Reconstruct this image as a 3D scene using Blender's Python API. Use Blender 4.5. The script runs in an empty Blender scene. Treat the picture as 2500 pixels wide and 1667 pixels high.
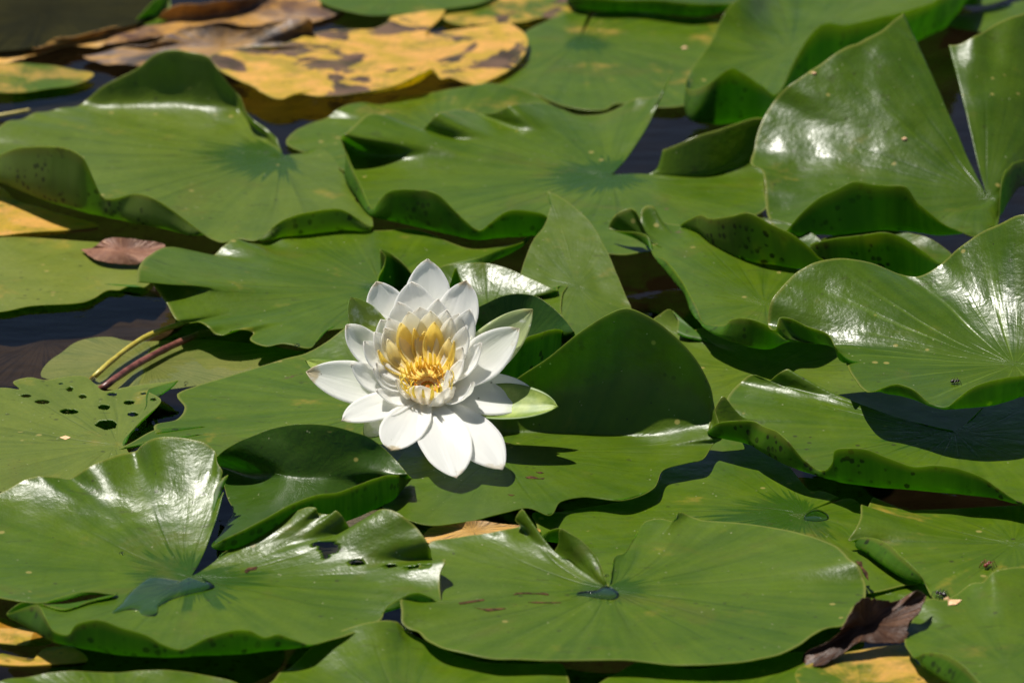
import bpy, math, random
import numpy as np
from mathutils import Vector, noise

random.seed(7)
scene = bpy.context.scene
COL = scene.collection
CM = 0.01

# ------------------------------------------------------------------ camera
PITCH = math.radians(20.0)
DIST = 3.13
LENS = 248.0
cam_d = bpy.data.cameras.new("camera")
cam_d.lens = LENS
cam_d.sensor_width = 36.0
cam_d.clip_start = 0.05
cam_d.clip_end = 400.0
cam_d.dof.use_dof = True
cam_d.dof.focus_distance = 2.99
cam_d.dof.aperture_fstop = 17.0
cam = bpy.data.objects.new("camera", cam_d)
cam.location = (0, -DIST * math.cos(PITCH), DIST * math.sin(PITCH))
cam.rotation_euler = (math.pi / 2 - PITCH, 0, 0)
COL.objects.link(cam)
scene.camera = cam

# ------------------------------------------------------------------ sky, sun, exposure
SUN_EL = math.radians(67.0)
SUN_H = Vector((-0.78, 0.62))
SUN_H.normalize()
SUN_DIR = Vector((SUN_H.x * math.cos(SUN_EL), SUN_H.y * math.cos(SUN_EL), math.sin(SUN_EL)))
world = bpy.data.worlds.new("World")
scene.world = world
world.use_nodes = True
wn = world.node_tree
wn.nodes.clear()
sky = wn.nodes.new("ShaderNodeTexSky")
sky.sky_type = 'NISHITA'
sky.sun_disc = False
sky.air_density = 0.7
sky.dust_density = 0.5
sky.ozone_density = 1.0
sky.sun_elevation = SUN_EL
sky.sun_rotation = math.atan2(SUN_H.x, SUN_H.y)
bg = wn.nodes.new("ShaderNodeBackground")
bg.inputs[1].default_value = 0.05
wo = wn.nodes.new("ShaderNodeOutputWorld")
wn.links.new(sky.outputs[0], bg.inputs[0])
wn.links.new(bg.outputs[0], wo.inputs[0])
sun_d = bpy.data.lights.new("sun", 'SUN')
sun_d.energy = 5.0
sun_d.angle = math.radians(0.53)
sun_d.color = (1.0, 0.955, 0.88)
sun = bpy.data.objects.new("sun", sun_d)
sun.rotation_euler = SUN_DIR.to_track_quat('Z', 'Y').to_euler()
sun.location = SUN_DIR * 20
COL.objects.link(sun)
scene.view_settings.view_transform = 'Standard'
scene.view_settings.look = 'None'
scene.view_settings.exposure = 0.45
scene.view_settings.gamma = 1.0
scene.cycles.max_bounces = 16
scene.cycles.diffuse_bounces = 12
scene.cycles.transparent_max_bounces = 12
scene.cycles.sample_clamp_indirect = 6.0
scene.cycles.use_denoising = True

# ------------------------------------------------------------------ picking points of the pond from measurements
FWD = np.array([0, math.cos(PITCH), -math.sin(PITCH)])
UPV = np.array([0, math.sin(PITCH), math.cos(PITCH)])
RGT = np.array([1.0, 0, 0])
CAM = np.array(cam.location)
FR = {'O': (0, 0, .9408), 'A': (0, 0, 2.7506), 'B': (800, 0, 2.7506), 'C': (1650, 0, 2.7506),
      'D': (0, 550, 2.7506), 'E': (1250, 450, 2.7506), 'G': (1650, 500, 2.7506),
      'H': (0, 1050, 2.541), 'I': (800, 1050, 2.541), 'J': (1650, 1050, 2.541),
      'F': (720, 600, 2.657), 'K': (450, 1000, 3.357), 'L': (860, 560, 3.357), 'Q': (0, 250, 3.357)}


def ray(fr, x, y):
    ox, oy, s = FR[fr]
    px, py = ox + x / s, oy + y / s
    k = 36.0 / LENS / 2500.0
    return FWD + RGT * ((px - 1250.0) * k) - UPV * ((py - 833.5) * k)


def on_level(fr, x, y, z):          # point of the surveyed line of sight at height z (cm) over the water
    d = ray(fr, x, y)
    return CAM + d * ((z * CM - CAM[2]) / d[2])


def at_depth(fr, x, y, Y):          # ... at depth Y (m)
    d = ray(fr, x, y)
    return CAM + d * ((Y - CAM[1]) / d[1])


# ------------------------------------------------------------------ node helpers
class NT:
    def __init__(self, name):
        self.m = bpy.data.materials.new(name)
        self.m.use_nodes = True
        self.t = self.m.node_tree
        self.t.nodes.clear()
        self.out = self.t.nodes.new("ShaderNodeOutputMaterial")

    def n(self, typ, ins=None, **kw):
        nd = self.t.nodes.new(typ)
        for k, v in kw.items():
            setattr(nd, k, v)
        for k, v in (ins or {}).items():
            sock = nd.inputs[k]
            if isinstance(v, bpy.types.NodeSocket):
                self.t.links.new(v, sock)
            else:
                sock.default_value = v
        return nd

    def math(self, op, a, b=0.0, c=0.0, clamp=False):
        nd = self.n("ShaderNodeMath", {0: a, 1: b, 2: c}, operation=op)
        nd.use_clamp = clamp
        return nd.outputs[0]

    def mix(self, f, a, b, blend='MIX'):
        nd = self.t.nodes.new("ShaderNodeMix")
        nd.data_type = 'RGBA'
        nd.blend_type = blend
        for i, v in ((0, f), (6, a), (7, b)):
            if isinstance(v, bpy.types.NodeSocket):
                self.t.links.new(v, nd.inputs[i])
            else:
                nd.inputs[i].default_value = (*v, 1) if (i and len(v) == 3) else v
        return nd.outputs[2]

    def ramp(self, v, a, b, lo=0.0, hi=1.0):
        nd = self.n("ShaderNodeMapRange", {0: v, 1: a, 2: b, 3: lo, 4: hi})
        nd.interpolation_type = 'SMOOTHSTEP'
        return nd.outputs[0]

    def noise(self, vec, scale, detail=3, rough=.55, dist=0.0):
        return self.n("ShaderNodeTexNoise", {'Vector': vec, 'Scale': scale, 'Detail': detail,
                                             'Roughness': rough, 'Distortion': dist}).outputs[0]

    def attr(self, name, kind='GEOMETRY'):
        nd = self.n("ShaderNodeAttribute", attribute_name=name)
        nd.attribute_type = kind
        return nd

    def prop(self, name):
        return self.attr(name, 'OBJECT').outputs['Fac']

    def bump(self, h, strength, dist, normal=None):
        ins = {'Height': h, 'Strength': strength, 'Distance': dist}
        if normal is not None:
            ins['Normal'] = normal
        return self.n("ShaderNodeBump", ins).outputs[0]

    def done(self, sh):
        self.t.links.new(sh, self.out.inputs[0])
        return self.m


def leaf_fields(g):
    vein = g.attr("vein").outputs['Vector']
    rad = g.attr("rad").outputs['Fac']
    pos = g.n("ShaderNodeTexCoord").outputs['Object']
    seed = g.prop("seed")
    off = g.n("ShaderNodeCombineXYZ", {0: seed, 1: seed, 2: seed}).outputs[0]
    vein = g.n("ShaderNodeVectorMath", {0: vein, 1: off}, operation='ADD').outputs[0]
    pos = g.n("ShaderNodeVectorMath", {0: pos, 1: off}, operation='ADD').outputs[0]
    return vein, rad, pos


def mat_leaf_top():
    g = NT("lily_pad_upper")
    vein, rad, pos = leaf_fields(g)
    streak = g.noise(vein, 1.0, 4, .6)
    streak = g.math('MULTIPLY_ADD', g.math('SUBTRACT', streak, .5), g.math('MULTIPLY', g.ramp(rad, .02, .22), g.math('MULTIPLY_ADD', g.prop('vein_strength'), 1.5, .25, clamp=True)), .5)
    broad = g.noise(vein, .32, 2, .5)
    blot = g.noise(pos, 26, 5, .6, .8)
    fine = g.noise(pos, 420, 3, .6)
    mid = g.noise(pos, 110, 3, .6)
    f = g.math('ADD', g.math('MULTIPLY', g.ramp(streak, .3, .7), .45), g.math('MULTIPLY', g.ramp(blot, .3, .7), .55))
    col = g.mix(f, (.047, .100, .002), (.097, .160, .003))
    col = g.mix(g.math('MULTIPLY', g.ramp(broad, .42, .62), .20), col, (.140, .192, .008))
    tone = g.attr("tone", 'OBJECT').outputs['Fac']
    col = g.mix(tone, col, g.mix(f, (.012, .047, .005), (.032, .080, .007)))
    col = g.mix(g.prop('olv'), col, g.mix(f, (.175, .210, .030), (.245, .265, .050)))
    # yellowing
    yel = g.prop("yel")
    yn = g.math('ADD', g.math('MULTIPLY', g.noise(pos, 34, 5, .62), .86), g.math('MULTIPLY', streak, .14))
    thr = g.math('MULTIPLY_ADD', yel, -.42, .74)
    d = g.math('SUBTRACT', yn, thr)
    yf = g.ramp(d, -.10, .09)
    ycol = g.mix(g.ramp(g.noise(pos, 75, 4), .35, .65), (.50, .32, .030), (.70, .37, .085))
    yf = g.math('MULTIPLY', yf, g.math('MULTIPLY_ADD', yel, 1.1, .22, clamp=True))
    col = g.mix(yf, col, ycol)
    # brown decay
    brn = g.prop("brn")
    bn = g.noise(pos, 27, 5, .6, .6)
    bd = g.math('SUBTRACT', bn, g.math('MULTIPLY_ADD', brn, -.42, .73))
    bcol = g.mix(g.ramp(g.noise(pos, 60, 3), .35, .65), (.045, .022, .014), (.16, .085, .055))
    bf = g.ramp(bd, -.02, .02)
    col = g.mix(bf, col, bcol)
    # wet stain around the stalk
    wet = g.prop("wet")
    wr = g.math('SUBTRACT', g.math('MULTIPLY', wet, g.math('MULTIPLY_ADD', g.ramp(streak, .25, .75), .9, .55)), rad)
    wf = g.ramp(g.math('ADD', wr, g.math('MULTIPLY', g.math('SUBTRACT', mid, .5), .06)), -.02, .05)
    col = g.mix(g.math('MULTIPLY', wf, .80), col, (.020, .070, .004))
    # veins
    u = g.attr("ang").outputs['Fac']
    fr = g.math('ABSOLUTE', g.math('SUBTRACT', g.math('FRACT', g.math('MULTIPLY_ADD', u, 23.0, g.math('MULTIPLY', g.math('SUBTRACT', broad, .5), .9))), .5))
    line = g.math('MULTIPLY', g.math('MULTIPLY', g.ramp(fr, .36, .49), g.ramp(rad, .98, .30, 0, 1)), g.ramp(g.noise(vein, .7, 3), .38, .62))
    vs = g.prop("vein_strength")
    vl = g.prop('vein_light')
    col = g.mix(g.math('MULTIPLY', line, vs), col, g.mix(vl, g.mix(.62, col, (.015, .045, .002)), (.20, .30, .04)))
    # specks
    sp = g.n("ShaderNodeTexVoronoi", {'Vector': pos, 'Scale': 130.0, 'Randomness': 1.0})
    keep = g.math('GREATER_THAN', g.noise(pos, 46, 2), .56)
    dark = g.math('MULTIPLY', g.ramp(sp.outputs['Distance'], .16, .10), keep)
    col = g.mix(g.math('MULTIPLY', dark, g.math('MULTIPLY_ADD', g.prop("spots"), .7, .18), clamp=True), col, (.03, .028, .012))
    sp2 = g.n("ShaderNodeTexVoronoi", {'Vector': pos, 'Scale': 95.0, 'Randomness': 1.0})
    keep2 = g.math('GREATER_THAN', g.noise(pos, 33, 2), .60)
    pale = g.math('MULTIPLY', g.ramp(sp2.outputs['Distance'], .15, .09), keep2)
    col = g.mix(g.math('MULTIPLY', pale, .65), col, (.42, .34, .10))
    # dull bruised patches with soft ragged edges
    br = g.ramp(g.noise(pos, 17, 5, .65, 1.2), .56, .68)
    col = g.mix(g.math('MULTIPLY', br, .38), col, (.115, .125, .012))
    sc = g.ramp(g.noise(g.n('ShaderNodeMapping', {'Vector': pos, 'Scale': (1.0, 3.2, 1.0)}).outputs[0], 60, 4, .6), .64, .69)
    col = g.mix(g.math('MULTIPLY', sc, .45), col, (.045, .060, .006))
    # thin reddish / pale margin
    mg = g.ramp(rad, .975, .995)
    col = g.mix(g.math('MULTIPLY', mg, .6), col, (.24, .24, .05))
    col = g.mix(g.math('MULTIPLY', g.ramp(fine, .3, .7), .22), col, g.mix(.5, col, (.03, .05, .01)))
    col = g.mix(g.math('MULTIPLY', g.ramp(mid, .38, .62), .20), col, g.mix(.5, col, (.03, .075, .004)))
    dust = g.n('ShaderNodeTexVoronoi', {'Vector': pos, 'Scale': 260.0, 'Randomness': 1.0})
    dm = g.math('MULTIPLY', g.ramp(dust.outputs['Distance'], .13, .07), g.math('GREATER_THAN', g.noise(pos, 90, 2), .54))
    col = g.mix(g.math('MULTIPLY', dm, .75), col, g.mix(g.math('GREATER_THAN', g.noise(pos, 200, 1), .5), (.03, .025, .01), (.34, .34, .20)))
    h = g.math('ADD', g.math('MULTIPLY', streak, .30), g.math('ADD', g.math('MULTIPLY', mid, .75), g.math('MULTIPLY', fine, .20)))
    h = g.math('ADD', h, g.math('MULTIPLY', g.noise(pos, 1300, 2), .05))
    h = g.math('ADD', h, g.math('MULTIPLY', line, g.math('MULTIPLY', vs, -.5)))
    nrm = g.bump(h, .40, .0016)
    rough = g.math('ADD', g.math('MULTIPLY', g.ramp(mid, .3, .7), .10), g.prop("rough"))
    rough = g.math('SUBTRACT', rough, g.math('MULTIPLY', wf, .08))
    rough = g.math('ADD', rough, g.math('MULTIPLY', g.math('MAXIMUM', yf, bf), .15))
    pr = g.n("ShaderNodeBsdfPrincipled", {'Base Color': col, 'Roughness': rough, 'IOR': 1.45, 'Specular IOR Level': .42, 'Normal': nrm})
    tr = g.n("ShaderNodeBsdfTranslucent", {'Color': g.mix(1.0, col, (2.4, 2.9, 1.2), 'MULTIPLY')})
    mx = g.n("ShaderNodeMixShader", {0: .30, 1: pr.outputs[0], 2: tr.outputs[0]})
    return g.done(mx.outputs[0])


def mat_leaf_under():
    g = NT("lily_pad_underside")
    vein, rad, pos = leaf_fields(g)
    streak = g.noise(vein, 1.0, 4, .6)
    blot = g.noise(pos, 50, 3)
    col = g.mix(g.ramp(g.math('ADD', g.math('MULTIPLY', streak, .5), g.math('MULTIPLY', blot, .5)), .35, .65),
                (.060, .145, .004), (.110, .205, .008))
    col = g.mix(g.prop('und'), col, g.mix(blot, (.20, .19, .05), (.30, .28, .09)))
    yn = g.noise(pos, 30, 4)
    yf = g.ramp(g.math('SUBTRACT', yn, g.math('MULTIPLY_ADD', g.prop("yel"), -.45, .80)), -.08, .08)
    col = g.mix(yf, col, (.30, .21, .03))
    sp = g.n("ShaderNodeTexVoronoi", {'Vector': pos, 'Scale': 240.0, 'Randomness': 1.0})
    keep = g.ramp(g.noise(pos, 60, 3), .42, .56)
    dark = g.math('MULTIPLY', g.ramp(g.math('ADD', sp.outputs['Distance'], g.math('MULTIPLY', g.noise(pos, 700, 2), .3)), .52, .42), keep)
    col = g.mix(g.math('MULTIPLY', dark, g.math('MULTIPLY_ADD', g.prop("spots"), .6, .3), clamp=True), col, (.014, .018, .006))
    mg = g.ramp(rad, .955, .985)
    col = g.mix(g.math('MULTIPLY', mg, .55), col, (.26, .22, .04))
    nrm = g.bump(g.math('ADD', streak, blot), .3, .001)
    pr = g.n("ShaderNodeBsdfPrincipled", {'Base Color': col, 'Roughness': .5, 'Normal': nrm})
    tr = g.n("ShaderNodeBsdfTranslucent", {'Color': g.mix(1.0, col, (2.3, 3.2, .5), 'MULTIPLY')})
    mx = g.n("ShaderNodeMixShader", {0: .68, 1: pr.outputs[0], 2: tr.outputs[0]})
    return g.done(mx.outputs[0])


def mat_dead(name, c1, c2, c3, rough=.45, trans=.12, spec=.5):
    g = NT(name)
    vein, rad, pos = leaf_fields(g)
    a = g.noise(pos, 38, 5, .65, .5)
    b = g.noise(vein, 1.2, 4, .6)
    col = g.mix(g.ramp(a, .35, .62), c1, c2)
    col = g.mix(g.ramp(b, .48, .68), col, c3)
    nrm = g.bump(g.math('ADD', b, g.math('MULTIPLY', g.noise(pos, 160, 3), .5)), .6, .0025)
    pr = g.n("ShaderNodeBsdfPrincipled", {'Base Color': col, 'Roughness': rough, 'Normal': nrm, 'Specular IOR Level': spec})
    tr = g.n("ShaderNodeBsdfTranslucent", {'Color': col})
    mx = g.n("ShaderNodeMixShader", {0: trans, 1: pr.outputs[0], 2: tr.outputs[0]})
    return g.done(mx.outputs[0])


def mat_petal():
    g = NT("petal_white")
    v = g.attr("pv").outputs['Fac']
    u = g.attr("pu").outputs['Fac']
    pos = g.n("ShaderNodeTexCoord").outputs['Object']
    yel = g.prop("yel")
    grn = g.prop("grn")
    n1 = g.noise(g.n("ShaderNodeCombineXYZ", {0: g.math('MULTIPLY', u, 9.0), 1: g.math('MULTIPLY', v, 1.2), 2: g.prop("seed")}).outputs[0], 1.6, 3)
    n2 = g.noise(pos, 160, 4)
    col = g.mix(n1, (.95, .95, .93), (.91, .91, .885))
    yf = g.math('MULTIPLY', g.ramp(v, g.math('MULTIPLY_ADD', yel, 1.5, .24), 0.0), g.math('MULTIPLY_ADD', yel, .75, .22), clamp=True)
    col = g.mix(yf, col, (1.0, .84, .24))
    gf = g.math('MULTIPLY', grn, g.ramp(g.math('ADD', n2, g.math('MULTIPLY', g.math('SUBTRACT', v, .55), .5)), .42, .6))
    col = g.mix(gf, col, (.42, .52, .12))
    tip = g.ramp(g.math('ADD', v, g.math('MULTIPLY', g.math('SUBTRACT', n2, .5), .35)), .93, .985)
    col = g.mix(g.math('MULTIPLY', tip, g.prop("tip")), col, (.50, .36, .10))
    sp = g.n("ShaderNodeTexVoronoi", {'Vector': pos, 'Scale': 150.0})
    dark = g.math('MULTIPLY', g.ramp(sp.outputs['Distance'], .09, .05), g.math('GREATER_THAN', g.noise(pos, 60, 2), .57))
    col = g.mix(g.math('MULTIPLY', dark, .8), col, (.10, .08, .04))
    nrm = g.bump(g.math('ADD', n1, g.math('MULTIPLY', n2, .2)), .25, .0012)
    pr = g.n("ShaderNodeBsdfPrincipled", {'Base Color': col, 'Roughness': .5, 'IOR': 1.38, 'Normal': nrm})
    tr = g.n("ShaderNodeBsdfTranslucent", {'Color': g.mix(.25, col, (1.0, .98, .88))})
    mx = g.n("ShaderNodeMixShader", {0: .60, 1: pr.outputs[0], 2: tr.outputs[0]})
    return g.done(mx.outputs[0])


def mat_sepal_outer():
    g = NT("sepal_green")
    v = g.attr("pv").outputs['Fac']
    u = g.attr("pu").outputs['Fac']
    pos = g.n("ShaderNodeTexCoord").outputs['Object']
    n2 = g.noise(pos, 140, 4)
    col = g.mix(g.ramp(n2, .35, .65), (.20, .30, .04), (.38, .46, .10))
    col = g.mix(g.ramp(g.math('ABSOLUTE', g.math('SUBTRACT', u, .5)), .36, .49), col, (.13, .22, .03))
    pr = g.n("ShaderNodeBsdfPrincipled", {'Base Color': col, 'Roughness': .45})
    tr = g.n("ShaderNodeBsdfTranslucent", {'Color': g.mix(1.0, col, (1.8, 1.8, 1.2), 'MULTIPLY')})
    mx = g.n("ShaderNodeMixShader", {0: .35, 1: pr.outputs[0], 2: tr.outputs[0]})
    return g.done(mx.outputs[0])


def mat_plain(name, c1, c2, scale=200, rough=.45, trans=0.0, bump=.3, tcol=None, spec=.5):
    g = NT(name)
    pos = g.n("ShaderNodeTexCoord").outputs['Object']
    nn = g.noise(pos, scale, 4)
    col = g.mix(g.ramp(nn, .35, .65), c1, c2)
    pr = g.n("ShaderNodeBsdfPrincipled", {'Base Color': col, 'Roughness': rough, 'Normal': g.bump(nn, bump, .001), 'Specular IOR Level': spec})
    sh = pr.outputs[0]
    if trans:
        tr = g.n("ShaderNodeBsdfTranslucent", {'Color': (*(tcol or c2), 1)})
        sh = g.n("ShaderNodeMixShader", {0: trans, 1: sh, 2: tr.outputs[0]}).outputs[0]
    return g.done(sh)


def mat_water(name, tint, ripple, ior=1.33):
    g = NT(name)
    pos = g.n("ShaderNodeTexCoord").outputs['Object']
    st = g.n("ShaderNodeMapping", {'Vector': pos, 'Scale': (1.0, 2.2, 1.0)}).outputs[0]
    h = g.math('ADD', g.noise(st, 16, 2), g.math('MULTIPLY', g.noise(st, 70, 2), .15))
    nrm = g.bump(h, ripple, .006)
    fr = g.n("ShaderNodeFresnel", {'IOR': ior, 'Normal': nrm})
    gl = g.n("ShaderNodeBsdfGlossy", {'Color': (1, 1, 1, 1), 'Roughness': .015, 'Normal': nrm})
    tp = g.n("ShaderNodeBsdfTransparent", {'Color': (*tint, 1)})
    mx = g.n("ShaderNodeMixShader", {0: fr.outputs[0], 1: tp.outputs[0], 2: gl.outputs[0]})
    return g.done(mx.outputs[0])


M = {
    'top': mat_leaf_top(), 'under': mat_leaf_under(),
    'petal': mat_petal(), 'sepal': mat_sepal_outer(),
    'dead_brown': mat_dead("dead_leaf_brown", (.020, .008, .004), (.058, .024, .011), (.13, .062, .030), .42, .12, .3),
    'dead_red': mat_dead("dead_leaf_russet", (.15, .055, .028), (.30, .13, .07), (.42, .22, .12), .5),
    'dead_orange': mat_dead("dead_leaf_orange", (.10, .045, .02), (.50, .26, .05), (.13, .085, .075), .45, .2),
    'dead_grey': mat_dead("dead_leaf_grey", (.035, .028, .024), (.40, .22, .06), (.15, .115, .115), .42, .1),
    'dead_yellow': mat_dead("dead_leaf_yellow", (.60, .33, .06), (.66, .40, .12), (.12, .065, .04), .45, .2),
    'olive': mat_dead("sunken_and_shade_olive", (.010, .010, .002), (.017, .016, .003), (.006, .007, .002), .9, .03, .08),  # sunken leaf tone; its darkness also carries the shade of one leaf
    'pale_sunk': mat_dead("sunken_leaf_pale", (.16, .25, .09), (.21, .29, .11), (.13, .22, .08), .6, .1),
    'silt': mat_dead("sunken_silt_brown", (.030, .023, .016), (.045, .034, .025), (.022, .017, .012), .9, .02, .0),
    'slate': mat_dead("sunken_leaf_slate", (.09, .095, .10), (.15, .15, .15), (.05, .055, .06), .45, .05),
    'water': mat_water("pond_water", (.78, .70, .52), .10, 1.19),
    'puddle': mat_water("puddle_water", (.66, .80, .80), .02, 1.75),
    'bed': mat_plain("pond_mud", (.005, .004, .0025), (.009, .007, .005), 40, .9, spec=0.0),
    'stem_y': mat_plain("stalk_yellow", (.34, .27, .03), (.42, .36, .06), 260, .4),
    'stem_r': mat_plain("stalk_red", (.10, .028, .018), (.19, .065, .045), 260, .4),
    'stamen': mat_plain("stamen_yellow", (.95, .76, .10), (.98, .86, .22), 300, .5, .35, .2),
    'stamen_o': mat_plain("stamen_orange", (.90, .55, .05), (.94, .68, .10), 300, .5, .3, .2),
    'stigma': mat_plain("stigma_orange", (.34, .10, .012), (.62, .26, .03), 500, .6, .1),
    'black': mat_plain("insect_black", (.012, .009, .008), (.03, .02, .018), 800, .3),
    'ant_red': mat_plain("insect_red", (.14, .02, .012), (.20, .04, .02), 800, .3),
    'seed': mat_plain("seed_tan", (.60, .34, .16), (.70, .46, .26), 500, .6),
    'debris': mat_plain("debris_brown", (.022, .012, .006), (.09, .045, .020), 600, .9, spec=.1),
    'straw': mat_plain("straw", (.40, .33, .08), (.50, .42, .12), 300, .6),
}


def glass():
    g = NT("droplet")
    gl = g.n("ShaderNodeBsdfGlass", {'Color': (1, 1, 1, 1), 'Roughness': 0.0, 'IOR': 1.33})
    return g.done(gl.outputs[0])


M['drop'] = glass()


# ------------------------------------------------------------------ mesh helpers
def mesh_obj(name, verts, faces, mats, parent=None, smooth=True, attrs=None):
    me = bpy.data.meshes.new(name)
    me.from_pydata([tuple(v) for v in verts], [], faces)
    for m in (mats if isinstance(mats, (list, tuple)) else [mats]):
        me.materials.append(M[m] if isinstance(m, str) else m)
    if attrs:
        for k, (typ, data) in attrs.items():
            a = me.attributes.new(k, typ, 'POINT')
            if typ == 'FLOAT':
                a.data.foreach_set('value', np.asarray(data, dtype=np.float32).ravel())
            else:
                a.data.foreach_set('vector', np.asarray(data, dtype=np.float32).ravel())
    if smooth:
        me.polygons.foreach_set('use_smooth', [True] * len(me.polygons))
    me.update()
    o = bpy.data.objects.new(name, me)
    COL.objects.link(o)
    if parent:
        o.parent = parent
    return o


def tag(o, label, cat=None, group=None, kind=None):
    o['label'] = label
    if cat:
        o['category'] = cat
    if group:
        o['group'] = group
    if kind:
        o['kind'] = kind
    return o


def hermite_rows(P, t, ts, closed, k=1.0):
    """P (n, m, 3) control columns at parameters t; evaluate at ts (cubic, finite-difference tangents)."""
    n = len(t)
    T = np.zeros_like(P)
    for i in range(n):
        if closed:
            a, b = (i - 1) % n, (i + 1) % n
        else:
            a, b = max(i - 1, 0), min(i + 1, n - 1)
        if closed and (i == 0):
            h0, h1 = t[-1] - t[-2], t[1] - t[0]
            a = n - 2
        elif closed and i == n - 1:
            h0, h1 = t[-1] - t[-2], t[1] - t[0]
            b = 1
        else:
            h0, h1 = t[i] - t[a] if a != i else 0, t[b] - t[i] if b != i else 0
        if h0 <= 0:
            T[i] = (P[b] - P[i]) / h1
        elif h1 <= 0:
            T[i] = (P[i] - P[a]) / h0
        else:
            d0, d1 = (P[i] - P[a]) / h0, (P[b] - P[i]) / h1
            T[i] = (d0 * h1 + d1 * h0) / (h0 + h1)
    T *= k
    idx = np.clip(np.searchsorted(t, ts, side='right') - 1, 0, n - 2)
    h = (t[idx + 1] - t[idx])
    s = (ts - t[idx]) / h
    sh = (-1,) + (1,) * (P.ndim - 1)
    s, h = s.reshape(sh), h.reshape(sh)
    return (P[idx] * (2 * s**3 - 3 * s**2 + 1) + T[idx] * h * (s**3 - 2 * s**2 + s)
            + P[idx + 1] * (-2 * s**3 + 3 * s**2) + T[idx + 1] * h * (s**3 - s**2))


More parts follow.
